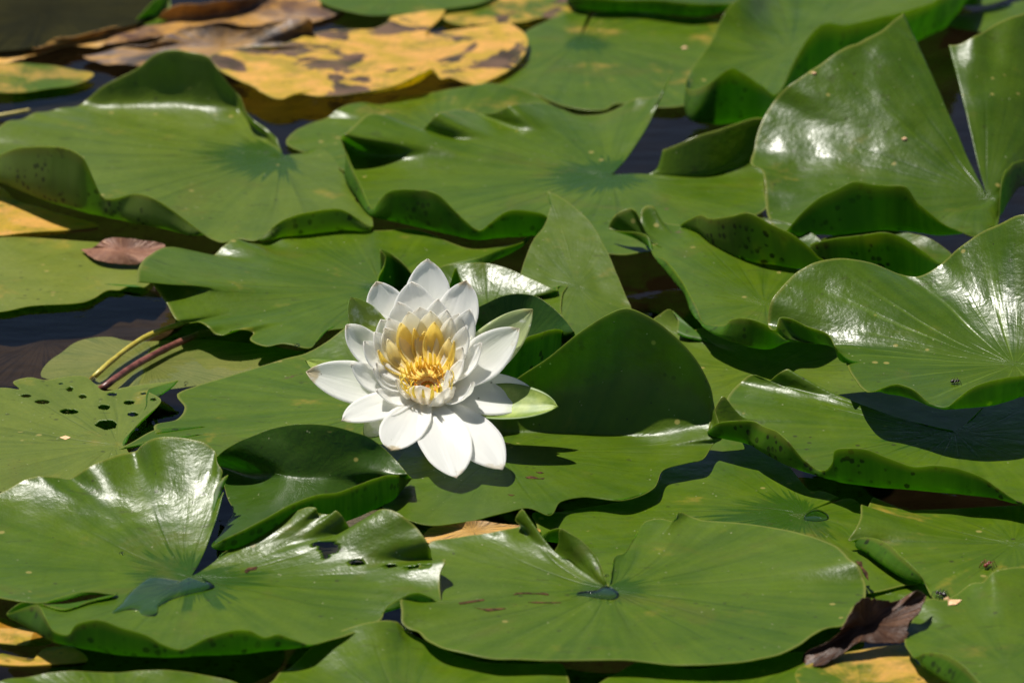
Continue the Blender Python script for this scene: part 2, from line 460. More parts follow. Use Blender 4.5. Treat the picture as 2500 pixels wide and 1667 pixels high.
def make_leaf(label, center, pts, level=.4, cz=0.0, closed=None, nt=240, nr=26, wav=.10, jag=.012,
              yel=0.0, brn=0.0, wet=.0, spots=.3, tone=0.0, vein=.5, vl=0.0, und=0.0, olv=0.0, flip=0, rough=.30, thick=.035,
              mats=('top', 'under'), name="lily_pad", cat="lily pad", group="lily pads on the pond",
              holes=(), pw=1.9, s=0.8, fl=.87, flat=False, bend=.13):
    """center: (frame, x, y); pts: [(frame, [(x, y[, z]) | (bx, by, rx, ry, lean)])]; heights in cm.
    An open list starts and ends at the notch; a closed one runs round the margin."""
    C = on_level(*center, level + cz)
    rims, bases = [], []
    for fr, lst in pts:
        for p in lst:
            if len(p) <= 3:
                rims.append(on_level(fr, p[0], p[1], level + (p[2] if len(p) == 3 else 0)))
                bases.append(None)
            else:
                b = on_level(fr, p[0], p[1], level)
                bases.append(b)
                lean = p[4]
                rise = (p[1] - p[3]) / FR[fr][2] / 55.0
                lean += -.22 * rise if b[1] < C[1] else .16 * max(rise - 1.0, 0)
                rims.append(at_depth(fr, p[2], p[3], b[1] + lean * CM))
    if closed is None:
        closed = True
    if closed:
        rims.append(rims[0])
        bases.append(bases[0])
    n = len(rims)
    ctrl = np.zeros((n, 6, 3))
    for i in range(n):
        R, Bp = rims[i], bases[i]
        if Bp is None:
            for j, f in enumerate((0, .22, .48, .72, .9, 1.0)):
                q = C + (R - C) * f
                q[2] = C[2] + (R[2] - C[2]) * f**pw
                ctrl[i, j] = q
        else:
            e = C + (Bp - C) * .90
            for j, f in enumerate((0, .25, .55, .84)):
                q = C + (Bp - C) * f
                q[2] = C[2] + (Bp[2] - C[2]) * f
                ctrl[i, j] = q
            if Bp[1] < C[1]:
                ctrl[i, 4] = Bp * .93 + e * .02 + R * .05
            else:
                ctrl[i, 3] = C + (Bp - C) * .74 + (R - Bp) * .012
                ctrl[i, 4] = C + (Bp - C) * (.965 - bend * .27) + (R - Bp) * bend
            ctrl[i, 5] = R
    seg = np.linalg.norm(np.diff(np.array(rims), axis=0), axis=1) ** .5 + 1e-5
    t = np.concatenate([[0], np.cumsum(seg)])
    t /= t[-1]
    ts = np.linspace(0, 1, nt + 1)
    # keep the surveyed margin points exactly in the sampling
    for q in t[1:-1]:
        ts[np.argmin(abs(ts - q))] = q
    ts.sort()
    rows = hermite_rows(ctrl, t, ts, closed, .95)          # (nt+1, 6, 3)
    for row, sg in ((1, .075), (2, .05), (3, .026), (4, .006)):
        a = rows[:, row].copy()
        k = int(nt * sg * 3) + 1
        if closed:
            ext = np.concatenate([a[-k - 1:-1], a, a[1:k + 1]])
        else:
            ext = np.concatenate([2 * a[0] - a[k:0:-1], a, 2 * a[-1] - a[-2:-k - 2:-1]])
        kern = np.exp(-.5 * (np.arange(-k, k + 1) / (nt * sg))**2)
        kern /= kern.sum()
        rows[:, row] = np.stack([np.convolve(ext[:, c], kern, 'valid') for c in range(3)], axis=1)
    if flat:       # no dimple at the stalk: the middle lies in the plane of the ring around it
        q = rows[:, 2]
        A = np.c_[q[:, 0], q[:, 1], np.ones(len(q))]
        co = np.linalg.lstsq(A, q[:, 2], rcond=None)[0]
        C = C.copy()
        C[2] = co[0] * C[0] + co[1] * C[1] + co[2]
        rows[:, 0] = C
        q1 = rows[:, 1]
        q1[:, 2] = (co[0] * q1[:, 0] + co[1] * q1[:, 1] + co[2]) * .85 + (C[2] * .54 + q[:, 2] * .46) * .15
        rows[:, 1] = q1
    rt = np.array([0, .22, .48, .74, .90, .90 / fl]) * fl / .9
    rs = np.append(np.linspace(0, 1, nr) ** .85 * .994, 1.0)
    G = np.transpose(hermite_rows(np.transpose(rows, (1, 0, 2)), rt, rs, False, s), (1, 0, 2))   # (nt+1, nr+1, 3)
    seed = (abs(hash(label)) % 1000) if False else (sum(ord(c) * (i + 3) for i, c in enumerate(label)) % 997) * .37
    # gentle relief
    for i in range(nt + 1):
        ii = i if not (closed and i == nt) else 0
        for j in range(nr + 1):
            p = G[ii, j]
            r = rs[j]
            w = noise.noise(Vector((p[0] * 28 + seed, p[1] * 20, seed))) * .55 + noise.noise(Vector((p[0] * 70, p[1] * 55 + seed, 3.1))) * .32 + noise.noise(Vector((p[0] * 110 + seed, p[1] * 150, 5.7))) * .13
            dz = w * wav * CM * (.25 + r)
            if jag and j >= nr - 1:
                jj = noise.noise(Vector((ts[ii] * 130, seed, 1.0))) * .6 + noise.noise(Vector((ts[ii] * 420, seed, 7.0))) * .4
                d = (p - C)
                d = d / (np.linalg.norm(d) + 1e-6)
                G[ii, j] = p + d * jj * jag * CM
            G[ii, j, 2] += dz
        if closed and i == nt:
            G[nt] = G[0]
    # topology
    ncol = nt if closed else nt + 1
    verts = [C]
    vein_v, rad_v, ang_v = [(0, 0, 0)], [0.0], [0.0]
    for i in range(ncol):
        dx = G[i, nr // 2] - C
        a = math.atan2(dx[1], dx[0])
        for j in range(1, nr + 1):
            verts.append(G[i, j])
            vein_v.append((math.cos(a) * 13, math.sin(a) * 13, rs[j] * 1.1))
            rad_v.append(rs[j])
            ang_v.append(ts[i])
    faces = []
    hole_c = [(FR[fr][0] + x / FR[fr][2], FR[fr][1] + y / FR[fr][2], rx / FR[fr][2], ry / FR[fr][2]) for fr, x, y, rx, ry in holes]
    if hole_c:
        dv = np.array(verts) - CAM
        dep = dv @ FWD
        kk = 36.0 / LENS / 2500.0
        su, sv = 1250 + dv @ RGT / dep / kk, 833.5 - dv @ UPV / dep / kk

    def cut(f):
        if not hole_c:
            return False
        f = list(f)
        x, y = su[f].mean(), sv[f].mean()
        for hx, hy, rx, ry in hole_c:
            if abs(x - hx) < rx * 1.5 and abs(y - hy) < ry * 1.5:
                wob = 1 + .45 * noise.noise(Vector((x * .06, y * .12, 2)))
                if ((x - hx) / rx)**2 + ((y - hy) / ry)**2 < wob:
                    return True
        return False
    for i in range(nt):
        a, b = i, (i + 1) % ncol
        faces.append((0, 1 + a * nr, 1 + b * nr))
        for j in range(nr - 1):
            f = (1 + a * nr + j, 1 + a * nr + j + 1, 1 + b * nr + j + 1, 1 + b * nr + j)
            if not cut(f):
                faces.append(f)
    # upper side up
    area = 0.0
    v = np.array(verts)
    q = v[1 + (nr * 6 // 10)::nr][:, :2]
    area = np.sum(q[:-1, 0] * q[1:, 1] - q[1:, 0] * q[:-1, 1])
    area += q[-1, 0] * q[0, 1] - q[0, 0] * q[-1, 1]
    if area < 0:
        faces = [tuple(reversed(f)) for f in faces]
    o = mesh_obj(name, verts, faces, mats, attrs={'vein': ('FLOAT_VECTOR', vein_v), 'rad': ('FLOAT', rad_v), 'ang': ('FLOAT', ang_v)})
    so = o.modifiers.new("thickness", 'SOLIDIFY')
    so.thickness = thick * CM
    so.offset = -1
    if len(mats) > 1:
        so.material_offset = 1
        so.material_offset_rim = 1
    for k, val in dict(yel=yel, brn=brn, wet=wet, spots=spots, tone=tone, vein_strength=vein, rough=rough, seed=seed, olv=olv, vein_light=vl, und=und).items():
        o[k] = float(val)
    return tag(o, label, cat, group)


def tube(name, path, radii, mat, parent=None, ns=8):
    path = [np.array(p, dtype=float) for p in path]
    verts, faces = [], []
    n = len(path)
    for i, p in enumerate(path):
        d = path[min(i + 1, n - 1)] - path[max(i - 1, 0)]
        d = d / (np.linalg.norm(d) + 1e-9)
        a = np.cross(d, (0, 0, 1.0))
        if np.linalg.norm(a) < 1e-3:
            a = np.cross(d, (1.0, 0, 0))
        a /= np.linalg.norm(a)
        b = np.cross(a, d)
        r = radii[i] if isinstance(radii, (list, tuple)) else radii
        for k in range(ns):
            w = 2 * math.pi * k / ns
            verts.append(p + (a * math.cos(w) + b * math.sin(w)) * r)
    for i in range(n - 1):
        for k in range(ns):
            faces.append((i * ns + k, i * ns + (k + 1) % ns, (i + 1) * ns + (k + 1) % ns, (i + 1) * ns + k))
    faces.append(tuple(range(ns))[::-1])
    faces.append(tuple((n - 1) * ns + k for k in range(ns)))
    return mesh_obj(name, verts, faces, mat, parent)


def smooth_path(pts, n):
    P = np.array(pts, dtype=float)
    t = np.concatenate([[0], np.cumsum(np.linalg.norm(np.diff(P, axis=0), axis=1))])
    return list(hermite_rows(P, t, np.linspace(0, t[-1], n), False))


# ------------------------------------------------------------------ setting: water and pond bed
def sheet(name, z, mat, size, n=1):
    o = mesh_obj(name, [(-size, -size, z), (size, -size, z), (size, size, z), (-size, size, z)], [(0, 1, 2, 3)], mat, smooth=False)
    o['kind'] = 'structure'
    return o


sheet("pond_bed", -.16, 'bed', 60)
sheet("pond_water", 0.0, 'water', 60)
#LEAVES

# ------------------------------------------------------------------ sunken leaves, a shade-toned floating leaf and an added silt sheet
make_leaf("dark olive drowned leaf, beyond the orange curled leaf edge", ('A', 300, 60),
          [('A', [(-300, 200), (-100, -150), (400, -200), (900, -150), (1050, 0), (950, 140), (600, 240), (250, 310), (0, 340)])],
          level=.55, mats=('olive',), name="sunken_leaf", cat="sunken leaf", wav=.2, group=None, nr=14, nt=120)  # floats above the water; its dark olive puts shade into the colour
make_leaf("brown sunken leaf behind the lily pad with the dark raised flap", ('A', 420, 680),
          [('A', [(100, 640), (300, 600), (600, 590), (760, 560), (700, 640), (560, 760), (300, 780), (150, 760)])],
          level=-.5, mats=('olive',), name="sunken_leaf", cat="sunken leaf", wav=.2, group=None, nr=12, nt=100)
make_leaf("pale green sunken leaf under the two bent stalks", ('D', 1000, 920),
          [('D', [(280, 1010), (320, 920), (420, 850), (520, 780), (620, 755), (750, 745), (900, 780), (1150, 770), (1440, 765),
                  (1750, 800), (2050, 860), (1850, 920), (1650, 990), (1400, 1060), (1000, 1100), (700, 1100), (450, 1060)])],
          level=-.35, mats=('pale_sunk',), name="sunken_leaf", cat="sunken leaf", wav=0.11, group=None, nr=14, nt=120)
make_leaf("silt brown sunken leaf under the open water beside the bent stalks", ('D', 300, 760),
          [('D', [(-400, 700), (-200, 520), (200, 480), (600, 450), (950, 420), (1150, 560), (1150, 720), (850, 860), (500, 1020), (100, 1080), (-300, 1000)])],
          level=-1.3, mats=('silt',), name="sunken_leaf", cat="sunken leaf", wav=.3, group=None, nr=14, nt=120)  # added sheet that gives the open water its brown murk
make_leaf("slate grey sunken leaf beside the spotted yellow dead leaf", ('I', 360, 560),
          [('I', [(90, 560), (200, 510), (400, 485), (550, 525), (640, 590), (450, 640), (200, 640)])],
          level=-.12, mats=('slate',), name="sunken_leaf", cat="sunken leaf", wav=0.17, group=None, nr=12, nt=100)

# ------------------------------------------------------------------ far row (top of the pond view)
make_leaf("green lily pad behind the big yellow pad, its near edge over dark water", ('B', 480, -60),
          [('B', [(-60, -10), (0, 30), (150, 78), (300, 100), (500, 92), (700, 72), (850, 55), (1020, 25), (1150, -60), (900, -180), (400, -220), (50, -150)])],
          level=.5, yel=.25, nt=160, nr=16)
make_leaf("green lily pad with yellowed near corner and brown streaks, beyond the slit speckled pad", ('B', 1280, -20),
          [('B', [(780, 130), (850, 60), (1000, 20), (1200, -80), (1500, -100), (1650, 0), (1750, 60), (1720, 110), (1600, 140), (1450, 120), (1300, 150), (1100, 160), (900, 170)])],
          level=.25, yel=.62, brn=.42, nt=160, nr=16)
make_leaf("dark green lily pad, shaded side up, beyond the speckled slit pad", ('B', 2000, -60),
          [('B', [(1600, -40), (1640, 40, 1650, -30, 0), (1800, 70, 1800, -20, 0), (2000, 75, 2000, -5, 0), (2200, 90, 2200, 0, 0), (2400, 110, 2420, 20, 0), (2600, 100, 2650, 30, .2), (2800, 0), (2600, -260), (2000, -260)])],
          level=.6, tone=.7, nt=160, nr=18)
make_leaf("flat green lily pad with tan speckles and a dark slit to its stalk", ('B', 1688, 272),
          [('B', [(1752, 80, .1), (1700, 70), (1500, 130), (1350, 200), (1250, 330), (1180, 430), (1080, 540), (1200, 600), (1420, 640), (1480, 672), (1600, 715), (1740, 738), (1860, 742), (1950, 700)]),
           ('C', [(0, 720), (250, 620), (400, 400), (420, 200), (310, 135), (0, 115)]), ('B', [(2200, 92), (2000, 76), (1870, 78), (1790, 82)])],
          level=.3, closed=False, yel=.24, wet=0.19, spots=.5, wav=0.13)
make_leaf("glossy lily pad with long raised near rim, behind the big upright pad", ('C', 760, 330),
          [('C', [(60, 700, 80, 600, .2), (120, 830, 220, 570, .2), (300, 840, 375, 455, .2), (450, 820, 455, 490, .2), (580, 800, 570, 560, .2), (680, 720, 688, 628, .2),
                  (800, 640, 800, 400, .3), (930, 600, 958, 182, .4), (1150, 540, 1200, 150, .5), (1400, 460, 1530, 82, .5), (1650, 320, 1720, 20, .4), (1900, 200, 1850, -60, .3),
                  (2050, -80), (1900, -300), (1400, -420), (800, -330), (480, -60, 1.8), (340, 60, 1.6), (300, 140, 1.2), (230, 300, .7), (100, 480, .3)])],
          level=1.3, rough=.26, wav=.22)
make_leaf("green lily pad at the pond's far corner, over a black gap beside the upright pad", ('C', 2300, 90),
          [('C', [(1760, 165), (1900, 108), (2100, 60), (2338, 5), (2600, -60), (2900, 0), (2900, 200), (2600, 330), (2338, 260), (2050, 210), (1850, 182)])],
          level=.6, nt=140, nr=16)
make_leaf("narrow green lily pad rim beyond the glossy pad's highlights", ('C', 1980, -30),
          [('C', [(1760, 30), (1800, 0), (1900, -80), (2100, -90), (2240, -20), (2090, 35), (1950, 40)])],
          level=1.0, nt=100, nr=12)

# decaying leaves
make_leaf("curled orange and brown dead lily pad behind the grey brown one", ('A', 1650, 90),
          [('A', [(1000, 260), (800, 305), (700, 300), (900, 210), (1050, 150), (1100, 70, .6), (1300, 20, .9), (1600, -5, .8), (2000, -60), (2300, 0), (2260, 90), (2110, 140), (1950, 215, 1950, 150, 0), (1700, 235, 1700, 190, 0), (1500, 230, 1500, 160, 0), (1250, 240, 1250, 190, 0)])],
          level=.25, mats=('dead_orange',), name="dead_lily_pad", cat="dead lily pad", wav=.5, jag=.12, group=None, nt=180)
make_leaf("grey brown crumpled dead lily pad lying against the big yellow pad", ('A', 1500, 310),
          [('A', [(560, 370), (780, 330), (1050, 290, .3), (1250, 215, .5), (1700, 190, .8), (1950, 140, 1.2), (2080, 150, 1.3), (2110, 260, .4), (2200, 320), (1950, 430), (1500, 470), (1000, 450), (700, 420)])],
          level=.35, mats=('dead_grey',), name="dead_lily_pad", cat="dead lily pad", wav=.5, jag=.12, group=None, nt=180)
make_leaf("thin curled strip of orange dead leaf beside the dark olive water", ('A', 520, 290),
          [('A', [(-100, 400), (0, 346), (160, 338), (270, 325, .5), (360, 275, .5), (500, 265, .4), (740, 190, .5), (960, 180), (900, 245), (740, 292), (640, 330), (480, 320), (250, 368), (140, 402), (0, 425)])],
          level=.15, mats=('dead_yellow',), name="dead_leaf_strip", cat="dead leaf", wav=.2, jag=.08, group=None, nr=14, nt=160)
make_leaf("small lime green leaf scrap at the tip of the orange dead pad", ('A', 1050, 90),
          [('A', [(910, 155), (980, 60, .6), (1040, 0, .8), (1130, -30, .6), (1150, 80), (1080, 150)])],
          level=.4, yel=.3, name="leaf_scrap", cat="leaf scrap", group=None, nr=10, nt=70)
make_leaf("big yellow dying lily pad with brown rotten centre patches", ('B', 700, 385),
          [('B', [(-320, 300, .3), (-130, 235, .2), (0, 212), (150, 204), (290, 198), (400, 150), (430, 112), (560, 86, .2), (790, 66, .3), (700, 130, .1), (540, 180), (640, 204), (720, 212), (800, 204), (1000, 180), (1200, 150, .2), (1275, 190, .1), (1330, 240), (1346, 290), (1320, 370),
                  (1250, 440), (1150, 502), (1020, 562), (920, 552), (820, 520), (760, 530), (700, 490, 710, 468, .1), (600, 560, 620, 500, .1), (480, 600, 480, 568, .1), (300, 622, 300, 606, .1), (100, 632), (-60, 640), (-200, 628), (-300, 662), (-360, 660), (-430, 632), (-520, 575), (-640, 520), (-760, 440), (-800, 380), (-640, 330)])],
          level=.7, yel=1.3, brn=.40, wav=.16, jag=.05, rough=.42, nt=300, wet=0)
make_leaf("yellow green lily pad with brownish tip, lying in the brown shallows", ('A', 150, 520),
          [('A', [(-400, 480), (-200, 430), (0, 428), (170, 430), (330, 440), (500, 470), (630, 500), (500, 572), (280, 602), (120, 625), (-150, 610)])],
          level=.25, yel=.5, nt=140, nr=16)

# ------------------------------------------------------------------ second row
make_leaf("lily pad with a dark raised back flap and pale curled near corner", ('A', 1905, 1045),
          [('A', [(1860, 930, .4), (1780, 860, .6), (1670, 785, .9), (1600, 760, 1600, 640, -0.04), (1540, 755, 1540, 570, -0.08), (1450, 750, 1440, 440, -0.10), (1380, 745, 1390, 385, -0.12), (1260, 730, 1260, 352, -0.16), (1150, 720, 1150, 338, -0.16), (1020, 715, 1030, 375, -0.14), (900, 712, 920, 460, -0.10), (780, 712, 800, 522, -0.08), (660, 712, 680, 585, -0.06), (560, 712, 585, 668, -0.04),
                  (520, 715, .1), (400, 732, .2), (330, 750, .1), (230, 762, .4), (150, 800, .3), (40, 818, .5), (-60, 900, .3), (-180, 980),
                  (-160, 1180, -130, 1060, .2), (0, 1235, 0, 1040, .3), (150, 1300, 130, 990, .3), (320, 1372, 330, 985, .3), (450, 1410, 470, 1005, .2), (560, 1440, 560, 1060, .1), (650, 1452, 620, 1180, .1), (715, 1460, 690, 1320, 0), (760, 1475, 750, 1335, 0), (830, 1490, 900, 1300, .1), (1000, 1528, 1030, 1332, .1), (1180, 1558, 1180, 1425, .1), (1330, 1580, 1340, 1545, 0)]),
           ('D', [(1400, 78), (1500, 112), (1600, 90), (1700, 105)]),
           ('O', [(595, 552, 598, 547, 0), (650, 545, 650, 505, 0), (720, 538, 715, 484, .05), (790, 530, 780, 480, .05), (848, 526, 850, 518, 0), (848, 490), (815, 458), (824, 450), (800, 412), (778, 388), (770, 370), (740, 345), (700, 352)])],
          level=.9, fl=.8, bend=.16, und=.55, closed=False, wet=0.25, yel=.1, olv=.2, spots=.6, nt=380, nr=30)
make_leaf("pale green lily pad with bright far rim, half under the wavy edged pad", ('B', 760, 900),
          [('A', [(1925, 960), (1960, 900), (2060, 840), (2200, 795)]), ('B', [(60, 742, .3), (200, 688, .3), (350, 702), (500, 650), (700, 620), (860, 592, .3), (1000, 572, .4), (1150, 572, .4), (1300, 600, .3), (1420, 652), (1560, 760), (1650, 860), (1600, 1000), (1200, 1150), (600, 1200), (200, 1180), (40, 1100), (-60, 1060)])],
          level=.22, yel=.22, spots=.5, wav=0.17)
make_leaf("large wavy edged lily pad with rippled near rim and two far humps", ('B', 1905, 1172),
          [('B', [(2318, 470, 2.7), (2240, 620, 2.0), (2180, 650, 1.5), (2060, 668, 1.3), (1960, 722, .8), (1840, 768, .4), (1700, 775, .3), (1580, 735, .4), (1450, 692, .7), (1320, 698, 1.2), (1220, 715, 1.4), (1130, 765, .9), (1000, 762, .6), (900, 735, .8), (800, 748, 1.1), (735, 768, 1.6), (680, 825, 1.2), (620, 882, .7), (540, 850, .8), (450, 798, 1.2), (350, 768, 1.7), (270, 768, 1.8), (190, 830, 1.7), (110, 905, 1.6),
                  (40, 1040, 90, 935, .5), (120, 1180, 150, 1080, .3), (200, 1330, 215, 1220, .2), (290, 1440, 305, 1400, .1), (345, 1470, 350, 1345, .1), (450, 1500, 430, 1282, .2), (600, 1530, 620, 1270, .3), (740, 1560, 735, 1292, .3), (840, 1580, 830, 1380, .2), (930, 1600, 920, 1470, .1), (1020, 1605, 1015, 1535, 0), (1090, 1600, 1090, 1490, 0), (1200, 1600, 1200, 1420, .1), (1330, 1590, 1320, 1410, .2), (1480, 1570, 1480, 1448, .1)]),
           ('E', [(350, 420), (500, 470), (640, 470), (760, 472), (870, 455), (1100, 430), (1400, 330), (1600, 230), (1705, 160), (1700, 60)]),
           ('C', [(600, 1180, 590, 1120, .3), (590, 1150, 640, 900, 1.2), (500, 1170, 585, 795, 1.6), (280, 1180, 285, 868, 1.4), (100, 1190, 60, 945, 1.0)]), ('B', [(2250, 1165, 2250, 1005, .4)])],
          level=1.0, fl=.84, bend=.26, closed=False, wet=0.23, spots=.35, rough=.28, nt=380, nr=30, wav=0.13)
make_leaf("big upright glossy lily pad with its notch over a black gap", ('C', 2092, 1272),
          [('C', [(1530, 78, 6.00), (1400, 185, 5.74), (1250, 262, 5.48), (1080, 350, 5.13), (900, 480, 4.52), (750, 592, 3.92), (665, 672, 3.39), (595, 775, 2.87), (550, 880, 2.35), (525, 990, 1.83), (505, 1110, 1.39), (570, 1150, 1.30), (598, 1240, 1.04), (610, 1400, 0.52), (650, 1500, 0.35), (720, 1570, 0.17)]),
           ('C', [(800, 1600, 770, 1520, .2), (950, 1590, 860, 1425, .3), (1100, 1575, 1010, 1312, .4), (1250, 1560, 1185, 1228, .5), (1400, 1550, 1400, 1250, .4), (1540, 1560, 1545, 1262, .3), (1640, 1570, 1620, 1360, .2), (1780, 1575, 1720, 1430, .1), (1900, 1580, 1850, 1530, 0), (1975, 1580)]),
           ('C', [(2080, 1575), (2150, 1540), (2180, 1440, 2185, 1220, 0), (2300, 1300, 2250, 1115, 0), (2450, 1200, 2400, 1040, 0), (2650, 1000, 0.52), (2800, 700, 1.57), (2750, 350, 3.65), (2500, 90, 5.22), (2300, 120, 5.39), (2120, 190, 5.22), (2000, 250, 5.13), (1900, 292, 4.87), (1832, 292, 4.87)])],
          level=1.7, cz=.9, flat=True, closed=False, rough=.27, tone=.35, pw=1.15, wav=.42, nt=340, nr=34, yel=.12)

# ------------------------------------------------------------------ left middle
make_leaf("yellow lily pad sliver in the shadow of the pale curled corner", ('A', 100, 1440),
          [('A', [(-300, 1350), (-100, 1230), (0, 1252), (110, 1345), (350, 1420), (660, 1512), (450, 1540), (150, 1565), (0, 1585), (-250, 1570)])],
          level=.12, yel=.85, nt=140, nr=16)
make_leaf("olive yellow lily pad with tan flecks, under the russet dead leaf", ('D', -150, 320),
          [('D', [(-350, 300), (-200, 130), (0, 88), (200, 80), (400, 95), (560, 110), (800, 135), (980, 200), (1040, 330), (960, 420), (920, 405), (850, 412), (800, 432), (735, 430), (640, 482), (560, 512), (400, 532), (200, 542), (0, 576), (-250, 500)])],
          level=.2, vein=.1, yel=.25, olv=.75, spots=.5, nt=200)
make_leaf("russet dried leaf with pale veins lying on the olive pad", ('D', 820, 180),
          [('D', [(548, 155), (600, 160), (640, 140, .3), (700, 100, .6), (830, 84, .9), (960, 98, .8), (1110, 140, .5), (1050, 190, .3), (960, 245, .2), (905, 268), (770, 262), (660, 242), (600, 208), (570, 180)])],
          level=.4, cz=.45, mats=('dead_red',), name="dead_leaf", cat="dead leaf", wav=.25, jag=.08, group=None, nr=16, nt=130, thick=.03)
make_leaf("broad green lily pad left behind the flower with a raised far corner", ('F', 560, 268),
          [('F', [(700, 262, .1), (800, 240)]),
           ('O', [(1000, 615), (1050, 610, 1012, 612, 0), (1110, 606, 1100, 590, .1), (1170, 592, 1160, 570, .1), (1215, 566, 1205, 553, .1), (1226, 556, 1222, 540, .1), (1180, 560), (1090, 574), (1040, 560), (950, 528), (850, 532)]),
           ('D', [(2200, 32, .2), (2000, 52, .2), (1870, 86, .2), (1750, 118), (1660, 110, .2), (1580, 86, .5), (1490, 148, .3), (1430, 205), (1350, 192, .2), (1250, 162, .5), (1130, 146, .9), (1050, 170, 1.2), (970, 230, 1.6), (925, 310, 1.8), (925, 380, 1.7), (985, 355, 1.4), (1050, 425, 1.0), (1120, 525, .6), (1192, 642, .2), (1260, 658), (1330, 652, .2), (1400, 690, .2), (1440, 730), (1500, 738), (1560, 706, .2), (1640, 700, .2), (1700, 722), (1680, 768), (1790, 812), (1900, 795, .1), (2070, 828)]),
           ('F', [(200, 560), (420, 520), (560, 420)])],
          level=.75, closed=False, wet=0.11, yel=.12, spots=.35, nt=340, nr=28, wav=0.11)
make_leaf("olive lily pad riddled with dark bite holes beside the stalks", ('D', 790, 1475),
          [('D', [(1000, 1100, .2), (1195, 1042, .5), (1000, 1058, .1), (830, 1086), (700, 1108), (640, 1062), (560, 1012), (400, 1020), (300, 1035), (200, 1020), (90, 1048), (130, 1100), (30, 1090), (-200, 1120), (-500, 1300), (-500, 1600), (-200, 1760), (300, 1800), (700, 1780), (900, 1640), (850, 1500), (830, 1462), (950, 1310, .3), (1080, 1180, .45)])],
          level=.25, yel=.2, olv=.45, spots=.5, nt=420, nr=90, wav=0.11, rough=.36,
          holes=[('D', 175, 1145, 36, 11), ('D', 285, 1185, 48, 14), ('D', 470, 1100, 24, 15), ('D', 555, 1150, 28, 13), ('D', 700, 1222, 43, 17), ('D', 755, 1134, 33, 12),
                 ('D', 870, 1190, 36, 14), ('D', 892, 1268, 36, 14), ('D', 1028, 1168, 21, 10), ('D', 960, 1128, 19, 7), ('D', 465, 1250, 62, 17), ('D', 715, 1338, 72, 31), ('D', 408, 1062, 14, 7)])
make_leaf("green lily pad under the flower's left petals, corner over a dark gap", ('O', 900, 935),
          [('D', [(1190, 1140), (1300, 1085), (1400, 1050), (1650, 972), (1900, 900), (2050, 862, .1), (2200, 780, .5), (2330, 680, .9), (2420, 640, .8)]),
           ('O', [(900, 780, .2), (1100, 850), (1200, 960), (1180, 1060), (1000, 1110), (700, 1100), (520, 1060)]),
           ('H', [(1200, 100), (1000, 60), (740, 112), (820, 70), (960, 0)]), ('D', [(1050, 1400), (1040, 1340), (1180, 1310), (1240, 1220)])],
          level=.65, yel=.22, spots=.4, wav=.10, nt=260)

# ------------------------------------------------------------------ behind the flower, right
make_leaf("dark pointed lily pad tip rising just behind the flower", ('F', 640, 260),
          [('F', [(500, 360, 540, 225, 0), (545, 300, 580, 130, .2), (560, 290, 592, 70, .3), (570, 280, 555, 24, .4), (640, 270, 620, 48, .4), (720, 290, 700, 112, .3), (800, 320, 770, 200, .2), (860, 420), (760, 520), (580, 480)])],
          level=1.0, tone=1.0, spots=.6, nt=140, nr=22)
make_leaf("small dark leaf spike between the flower's two tallest far petals", ('F', 1030, 290),
          [('F', [(985, 330, 1005, 260, 0), (1000, 330, 1018, 215, 0), (1030, 330, 1045, 145, .1), (1070, 330, 1075, 230, 0), (1110, 340), (1050, 400)])],
          level=1.1, tone=.8, nt=80, nr=18, thick=.04)
make_leaf("glossy lily pad with a white sheen behind the flower's right petals", ('F', 1250, 420),
          [('F', [(860, 300), (900, 170, .6), (940, 142, .8), (1020, 125, 1.0), (1120, 118, 1.1), (1250, 120, 1.1), (1400, 160, 1.0), (1550, 222, .8), (1700, 292, .5)]), ('E', [(310, 690, .4), (372, 680, .4), (342, 730, .3), (330, 850, .1), (360, 950)]), ('F', [(1650, 650), (1200, 640), (900, 500)])],
          level=.8, rough=.26, nt=200, nr=26, wav=0.13)
make_leaf("yellow green lily pad rising to a sharp pointed tip beside the black gap", ('E', 440, 700),
          [('E', [(240, 42, 2.36), (350, 102, 2.18), (450, 182, 1.95), (535, 275, 1.67), (600, 390, 1.34), (650, 482, 1.07), (720, 642, 0.61), (770, 760, 0.27), (802, 832, 0.05), (760, 960, 0.00), (600, 1080, 0.00), (350, 1080, 0.00), (160, 960, 0.00), (30, 760, 0.27), (60, 600, 0.73), (100, 480, 1.08), (150, 370, 1.40), (215, 280, 1.66), (245, 200, 1.89), (262, 130, 2.10)])],
          level=.6, cz=.44, flat=True, vein=.25, tone=.15, rough=.36, yel=.2, olv=.1, spots=.3, pw=1.0, wav=0.17, nt=240, nr=26)
make_leaf("dark glossy boat shaped lily pad curled up behind the flower's right petals", ('F', 1400, 660),
          [('F', [(1060, 620), (1120, 470, 1.4), (1165, 412, 1.8), (1250, 368, 2.1), (1350, 322, 2.4), (1450, 304, 2.5), (1550, 320, 2.4), (1650, 382, 2.2), (1740, 465, 1.9), (1812, 570, 1.6),
                  (1760, 700, 1800, 582, .2), (1660, 800, 1700, 548, .3), (1560, 870, 1600, 562, .3), (1440, 920, 1490, 600, .3), (1300, 940, 1380, 680, .2), (1150, 900)])],
          level=1.2, cz=.3, flat=True, fl=.76, tone=1.0, rough=.26, spots=.8, pw=1.5, nt=220, nr=28, wav=.12)

